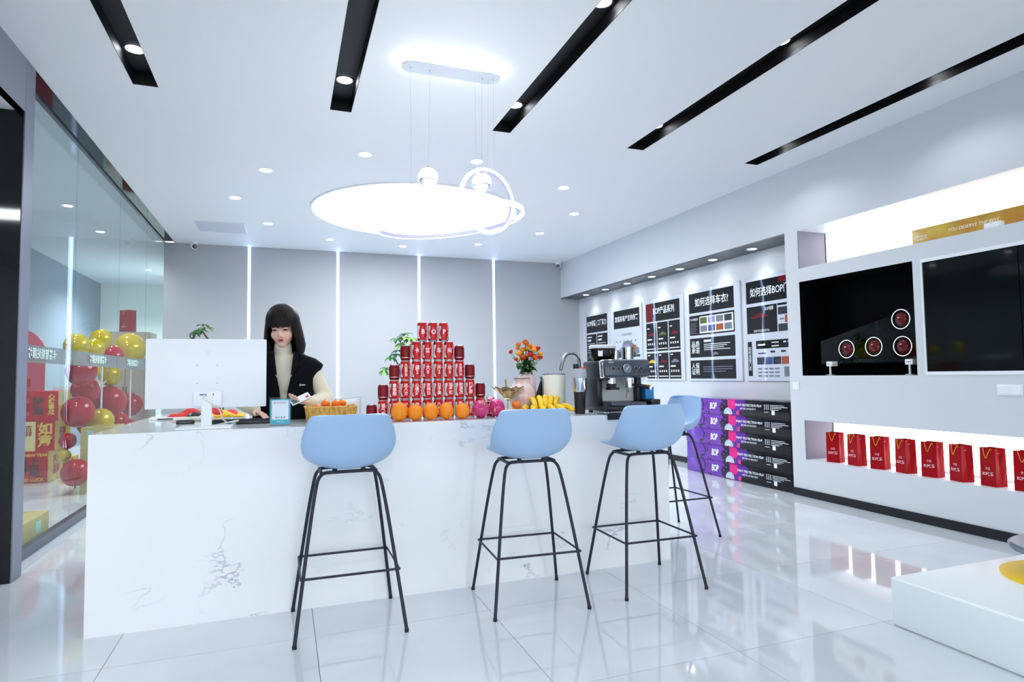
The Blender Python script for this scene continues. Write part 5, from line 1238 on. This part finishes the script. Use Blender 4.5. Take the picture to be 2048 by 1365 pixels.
# ---------------------------------------------------------------- potted umbrella plants
mat('trunk', (86, 66, 46), 0.8); mat('pot_white', (220, 222, 226), 0.4); mat('soil', (50, 38, 30), 0.9)
plf = {k: mesh('leaf', leaf_geo(0.115, 0.046, 0.2, 0.35), k, 60) for k in ('leaf_green', 'leaf_dark', 'leaf_light')}
def plant(label, loc, trunks, clusters, R):
    t = thing('potted_plant', label, 'potted plant', loc)
    add('pot', lathe([(0.13, 0), (0.15, 0.01), (0.19, 0.36), (0.195, 0.38), (0.18, 0.38), (0.17, 0.34)], 32), 'pot_white', t)
    add('soil', xf(lathe([(0.175, 0.345), (0.0001, 0.35)], 24, cap=False)), 'soil', t)
    for pts, r in trunks: add('trunk', tube(smooth_path(pts, 2), [r * (1 - 0.6 * i / (len(smooth_path(pts, 2)) - 1)) for i in range(len(smooth_path(pts, 2)))], 8), 'trunk', t)
    for c, (x, y, z, tilt, sc, kind) in enumerate(clusters):
        n = 8
        for i in range(n):
            a = 2 * PI * i / n + c
            o = add('leaf', plf[kind if i % 3 else 'leaf_dark'], None, t, (x + 0.012 * math.sin(-a), y + 0.012 * math.cos(a), z), (-0.15 + random.uniform(-.3, .2) + tilt, random.uniform(-.2, .2), a))
            o.scale = (sc,) * 3
plant('umbrella plant with a leaning trunk behind the monitor', (-0.86, 9.5, 0), [([(0, 0, 0.34), (0.02, 0, 1.0), (-0.02, 0, 1.55), (-0.12, 0, 1.78), (-0.22, 0, 1.93)], 0.022), ([(0.01, 0.02, 0.34), (0.1, 0.02, 1.2), (0.1, 0, 1.72)], 0.015)],
      [(-0.24, 0, 1.94, 0.1, 1.0, 'leaf_green'), (-0.30, -0.06, 1.90, -0.3, 0.9, 'leaf_dark'), (-0.17, 0.03, 1.97, 0.2, 0.9, 'leaf_light'), (-0.27, 0.02, 1.80, -0.5, 0.85, 'leaf_green'), (-0.20, -0.05, 2.0, 0.3, 0.8, 'leaf_green'), (-0.34, 0, 1.83, -0.6, 0.7, 'leaf_light'), (0.1, 0, 1.74, 0.1, 0.7, 'leaf_green')], 0.2)
plant('bushy umbrella plant standing behind the can pyramid', (1.78, 9.5, 0), [([(0, 0, 0.34), (-0.05, 0, 1.0), (-0.08, 0, 1.78)], 0.024), ([(-0.02, 0, 0.5), (-0.15, 0, 1.1), (-0.28, 0, 1.36)], 0.014), ([(-0.04, 0, 1.0), (-0.14, 0, 1.4), (-0.2, 0, 1.55)], 0.014)],
      [(-0.08, 0, 1.86, 0.2, 1.15, 'leaf_light'), (-0.17, -0.08, 1.83, 0.0, 1.1, 'leaf_green'), (0.04, 0, 1.84, 0.1, 1.1, 'leaf_light'), (-0.10, -0.08, 1.76, -0.1, 1.2, 'leaf_light'), (-0.02, 0.05, 1.92, 0.3, 1.0, 'leaf_green'), (0.07, -0.05, 1.76, -0.3, 1.0, 'leaf_green'),
       (-0.20, -0.02, 1.60, 0.0, 1.15, 'leaf_dark'), (-0.27, -0.05, 1.55, -0.2, 1.0, 'leaf_green'), (-0.15, 0.02, 1.66, 0.1, 1.0, 'leaf_green'), (-0.31, 0, 1.39, 0.2, 1.0, 'leaf_light'), (-0.37, -0.04, 1.35, -0.2, 0.9, 'leaf_light'), (-0.12, 0, 1.45, 0, 1.0, 'leaf_dark')], 0.2)

# ---------------------------------------------------------------- corridor behind the glass
mat('balloon_red', (180, 6, 34), 0.1, spec=0.5); mat('balloon_gold', (206, 176, 20), 0.12, 0.2, spec=0.5)
BL = [((-2.10, 9.25, 0.98), 0.19, 'r', 'large red balloon in the middle of the balloon column'), ((-2.15, 8.25, 1.36), 0.155, 'r', 'red balloon just under the frosted band, behind the reflected light line'),
      ((-2.20, 8.35, 0.90), 0.165, 'r', 'red balloon right above the stacked gift boxes'), ((-2.12, 10.5, 0.90), 0.165, 'r', 'red balloon nearest the monitor edge'), ((-2.2, 8.85, 0.72), 0.14, 'r', 'red balloon low in the column, above the beige cartons'),
      ((-2.15, 9.9, 0.68), 0.14, 'r', 'small red balloon low in the column beside the gold one'), ((-2.25, 8.8, 1.14), 0.15, 'r', 'red balloon tucked behind the middle of the column'), ((-2.1, 9.35, 1.56), 0.14, 'r', 'red balloon at the top between gold balloons'),
      ((-2.16, 8.15, 0.24), 0.14, 'r', 'red balloon on the floor beside the beige cartons'), ((-2.28, 8.3, 0.58), 0.085, 'r', 'tiny red balloon beside the beige cartons'), ((-2.05, 10.0, 0.62), 0.1, 'r', 'dark red balloon just above the counter edge'),
      ((-2.15, 8.05, 1.64), 0.125, 'g', 'gold balloon at the top, nearest the pink arch board'), ((-2.1, 8.5, 1.62), 0.115, 'g', 'gold balloon at the top, second from the pink arch board'), ((-2.15, 9.0, 1.76), 0.125, 'g', 'highest round gold balloon of the column'),
      ((-2.08, 10.2, 1.70), 0.21, 'g', 'largest gold balloon, in front of the tall cabinet'), ((-2.12, 8.5, 1.40), 0.105, 'g', 'gold balloon half behind the frosted band'), ((-2.1, 9.25, 1.32), 0.13, 'g', 'amber gold balloon above the large red one'), ((-2.08, 8.75, 0.76), 0.15, 'g', 'gold balloon resting on the beige cartons'), ((-2.3, 8.25, 0.42), 0.07, 'g', 'small gold balloon low beside the beige cartons')]
for (x, y, z), r, c, lab in BL:
    t = thing('balloon', lab, 'balloon', (x, y, z), 0, 'balloons in the corridor')
    add('balloon_skin', ell((0, 0, 0), (r, r, r * 1.08), (random.uniform(-.4, .4), random.uniform(-.4, .4), 0), n=24, m=16), 'balloon_red' if c == 'r' else 'balloon_gold', t, smooth=180)
    add('knot', xf(lathe([(0.014, -0.02), (0.004, 0)], 10, cap=False), (0, 0, -r * 1.06)), 'balloon_red' if c == 'r' else 'balloon_gold', t)
t = thing('balloon_stand', 'slim white pole stand carrying the balloon column', 'stand', (-2.12, 8.95, 0))
add('base', lathe([(0.16, 0), (0.16, 0.02), (0.02, 0.03)], 24), 'white_plastic', t); add('pole', cyl(0.012, 0.02, 1.75, 10), 'white_plastic', t)
for y in (8.4, 9.6): add('arm', tube([(0, 0, 1.2), (0, y - 8.95, 1.35)], 0.008, 8), 'white_plastic', t)
t = thing('balloon_stand', 'second slim white pole stand, behind the largest gold balloon', 'stand', (-2.08, 10.28, 0))
add('base', lathe([(0.16, 0), (0.16, 0.02), (0.02, 0.03)], 24), 'white_plastic', t); add('pole', cyl(0.012, 0.02, 1.6, 10), 'white_plastic', t)
for y, z in ((10.5, 0.9), (10.02, 0.62)): add('arm', tube([(0, 0, z - 0.1), (-0.02, y - 10.28, z)], 0.008, 8), 'white_plastic', t)
mat('gift_red', (196, 6, 16), 0.4, spec=0.2); mat('gift_gold', (214, 176, 60), 0.3); mat('gift_cream', (240, 224, 160), 0.4); mat('ink_gold', (246, 206, 90), 0.35); mat('ink_dark', (70, 50, 48), 0.5); mat('ink_red', (170, 20, 30), 0.4)
def gift_box(label, loc, rz, w, d, h, front, parts):
    t = thing('gift_box', label, 'gift box', loc, rz, 'stacked new year gift boxes')
    add('box_body', rbox(-w / 2, w / 2, -d / 2, d / 2, 0, h, 0.004, 1), front, t, smooth=0)
    add('side_sleeve', box(w / 2, w / 2 + 0.002, -d / 2 + 0.003, d / 2 - 0.003, 0.003, h - 0.003), 'gift_gold', t, smooth=0)
    for s, side, u, z, size, mm in parts:
        g = text_geo(s, size, 0.03); g = ([(x + u, y + z, 0) for x, y, _ in g[0]], g[1])
        o, ux = ((0, -d / 2 - 0.003, 0), (1, 0, 0)) if side == 'f' else ((w / 2 + 0.005, 0, 0), (0, 1, 0))
        add('lettering', on_plane(g, o, ux, (0, 0, 1)), mm, t, smooth=0)
    return t
gift_box('red gift box reading GOOD LUCK at the bottom of the stack', (-2.95, 9.57, 0), 0.0, 0.40, 0.60, 0.385, 'gift_red',
    [('HAPPY NEW YEAR', 'f', 0.0, 0.34, 0.048, 'ink_gold'), ('GOOD LUCK', 'f', 0.0, 0.04, 0.055, 'ink_gold'), ('马上\n好运', 'f', 0.0, 0.19, 0.12, 'ink_dark'), ('福禄\n喜财', 's', 0.0, 0.19, 0.13, 'ink_red')])
b = gift_box('cream and red gift box reading 如意, middle of the stack', (-2.86, 9.59, 0.385), 0.0, 0.34, 0.60, 0.375, 'gift_red',
    [('如\n意', 'f', 0.07, 0.19, 0.16, 'ink_gold'), ('招财', 's', -0.02, 0.22, 0.12, 'ink_red')])
add('cream_panel', box(-0.168, -0.03, -0.303, -0.301, 0.006, 0.369), 'gift_cream', b, smooth=0)
g = text_geo('吉\n祥', 0.075, 0.02); add('lettering', on_plane(([(x - 0.10, y + 0.25, 0) for x, y, _ in g[0]], g[1]), (0, -0.3045, 0), (1, 0, 0), (0, 0, 1)), 'ink_red', b, smooth=0)
b = gift_box('red gift box with a cream corner on top of the stack', (-2.81, 9.57, 0.76), 0.0, 0.30, 0.58, 0.37, 'gift_red', [('好\n运', 'f', -0.06, 0.18, 0.12, 'ink_dark'), ('心\n想\n事\n成', 'f', 0.08, 0.2, 0.07, 'ink_gold'), ('福', 's', 0, 0.12, 0.15, 'ink_gold')])
add('cream_panel', box(0.152, 0.154, -0.285, 0.1, 0.19, 0.366), 'gift_cream', b, smooth=0)
t = gift_box('narrow yellow gift box reading 财福 beside the floor balloon', (-2.50, 9.2, 0), 0.1, 0.15, 0.15, 0.33, 'ink_gold', [('财\n福', 'f', 0, 0.165, 0.13, 'ink_red')])
mat('kraft', (196, 172, 104), 0.6)
def carton(label, loc, w, d, h, lab):
    t = thing('cardboard_carton', label, 'carton', loc, 0, 'beige cartons in the corridor')
    add('box_body', rbox(-w / 2, w / 2, -d / 2, d / 2, 0, h, 0.004, 1), 'kraft', t, smooth=0)
    add('tape', box(-0.025, 0.025, -d / 2 - 0.0015, d / 2 + 0.0015, h, h + 0.001), mat('tape_tan', (186, 160, 100), 0.3), t, smooth=0)
    if lab: add('shipping_label', lab, mat('label_mint', (170, 212, 200), 0.5), t, smooth=0)
carton('beige carton on the corridor floor beside the counter end', (-1.96, 8.40, 0), 0.32, 0.5, 0.365, box(-0.10, -0.04, -0.252, -0.25, 0.28, 0.33))
carton('beige carton stacked on another beside the counter end', (-1.96, 8.40, 0.366), 0.32, 0.5, 0.365, box(-0.10, -0.04, -0.252, -0.25, 0.28, 0.33))
carton('low beige carton with a mint label against the glass', (-1.99, 5.85, 0), 0.34, 0.7, 0.19, box(0.17, 0.172, 0.05, 0.17, 0.06, 0.15))
t = thing('arch_board', 'pink arched display board standing beside the dark pillar', 'display board', (-3.41, 10.25, 0))
AP = [(-0.31, 0.0), (0.31, 0.0), (0.31, 1.64)] + [(0.31 * math.cos(a), 1.64 + 0.33 * math.sin(a)) for a in [PI * i / 16 for i in range(1, 16)]] + [(-0.31, 1.64)]
add('board', xf(prism(AP, -0.01, 0.01), (0, 0, 0), (PI / 2, 0, 0)), mat('arch_pink', (206, 84, 100), 0.4), t, smooth=0)
for k in range(7):
    for sx in (-1, 1):
        cdp = add('question_card', box(sx * 0.1 - 0.05, sx * 0.1 + 0.05, -0.013, -0.011, 0.16 + k * 0.17, 0.27 + k * 0.17), 'gift_red', t, smooth=0)
        g = text_geo('?', 0.09, 0.02); add('lettering', on_plane(([(x + sx * 0.1, y + 0.215 + k * 0.17, 0) for x, y, _ in g[0]], g[1]), (0, -0.0145, 0), (1, 0, 0), (0, 0, 1)), 'ink_white', cdp, smooth=0)
t = thing('tall_cabinet', 'tall beige cabinet at the end of the corridor', 'cabinet', (-2.36, 11.6, 0))
mat('cab_beige', (186, 172, 160), 0.5)
add('body', box(-0.33, 0.33, -0.29, 0.3, 0, 2.02), 'cab_beige', t, smooth=0)
for s in (-1, 1):
    d = add('door', rbox(s * 0.165 - 0.16, s * 0.165 + 0.16, -0.31, -0.29, 0.06, 2.0, 0.003, 1), 'cab_beige', t, smooth=0)
    add('handle', box(s * 0.02 - 0.006, s * 0.02 + 0.006, -0.335, -0.31, 0.95, 1.15), 'steel', d, smooth=0)
b2 = make_bag('red gift bag on top of the tall beige cabinet', 'red bag in the corridor', 0.2, 0.14, 0.36)
b2.location = (-2.38, 11.5, 2.02); b2.rotation_euler = (0, 0, 0.9)
t = thing('notice_board', 'white framed notice leaning behind the gift boxes', 'notice', (-2.95, 11.2, 0.75))
add('panel', box(-0.33, 0.33, -0.012, 0.012, 0, 0.42), 'white_plastic', t, smooth=0); add('print', join(box(-0.22, 0.16, -0.0135, -0.012, 0.2, 0.3), box(-0.26, 0.05, -0.0135, -0.012, 0.06, 0.1)), 'print_lilac', t, smooth=0)
add('easel', join(tube([(-0.2, 0.02, 0.3), (-0.22, 0.1, -0.75)], 0.012, 8), tube([(0.2, 0.02, 0.3), (0.22, 0.1, -0.75)], 0.012, 8), tube([(0, 0.02, 0.3), (0, 0.4, -0.75)], 0.012, 8)), 'steel', t)
t = thing('wall_lamp', 'round white ring lamp on the corridor wall behind the pillar', 'lamp', (-3.75, 10.6, 2.95))
add('ring', xf(torus(0.13, 0.035, 32, 10), (0.03, 0, 0), (0, PI / 2, 0)), 'white_plastic', t); add('core', xf(cyl(0.07, 0, 0.04, 24), (0, 0, 0), (0, PI / 2, 0)), 'lid_grey', t)
for y, lab in ((5.9, 'added corridor fill light nearest the pillar'), (7.3, 'added corridor fill light second from the pillar'), (8.7, 'added corridor fill light third from the pillar'), (10.1, 'added corridor fill light fourth from the pillar'), (13.4, 'added corridor fill light beyond the cabinet')):  # added fill lamps to brighten the corridor, strongest near its end wall
    downlight((-2.45, y, H), lab + ', behind the glass', 0.05, 'added corridor fill lights', 85 if y < 12 else 520, 150)
t = thing('entrance_fill_light', 'added square fill light over the entrance beside the black pillar', 'fill light', (-2.7, 1.8, 3.0))  # added unseen lamp, brightens the floor on the entrance side
add('diffuser', box(-0.25, 0.25, -0.25, 0.25, -0.02, 0), glow('glow_entrance_fill', COOL, 34.0), t, smooth=0)
add('frame', join(box(-0.27, 0.27, -0.27, -0.25, -0.022, 0), box(-0.27, 0.27, 0.25, 0.27, -0.022, 0), box(-0.27, -0.25, -0.25, 0.25, -0.022, 0), box(0.25, 0.27, -0.25, 0.25, -0.022, 0)), 'white_plastic', t, smooth=0)

# ---------------------------------------------------------------- white plinth with yellow turntable in the corner
t = thing('display_plinth', 'low white display plinth in the bottom corner of the picture', 'plinth', (3.5, 1.5, 0))
add('block', rbox(-0.69, 0.85, -1.0, 0.79, 0.0, 0.232, 0.012, 3), mat('plinth_white', (232, 240, 242), 0.3), t)
add('shadow_gap', box(-0.66, 0.82, -0.97, 0.76, 0.0, 0.004), 'black_plastic', t, smooth=0)
t = thing('display_stand', 'yellow round stand with a grey tray and black head on plinth', 'stand', (3.56, 1.90, 0.232))
add('base', lathe([(0.30, 0), (0.30, 0.012), (0.28, 0.02), (0.0001, 0.02)], 48), mat('stand_yellow', (240, 196, 10), 0.4), t)
for a in (2.6, 3.9, 0.8): add('post', xf(cyl(0.012, 0.02, 0.12, 12), (0.16 * math.cos(a), 0.16 * math.sin(a), 0)), 'brass', t)
add('tray', lathe([(0.20, 0.12), (0.255, 0.13), (0.262, 0.15), (0.25, 0.16), (0.0001, 0.155)], 48), mat('tray_grey', (110, 124, 138), 0.25, 0.6), t)
add('black_head', lathe([(0.10, 0.155), (0.13, 0.2), (0.155, 0.30), (0.14, 0.40), (0.06, 0.45), (0.0001, 0.455)], 36), mat('head_black', (16, 18, 30), 0.3), t, smooth=60)
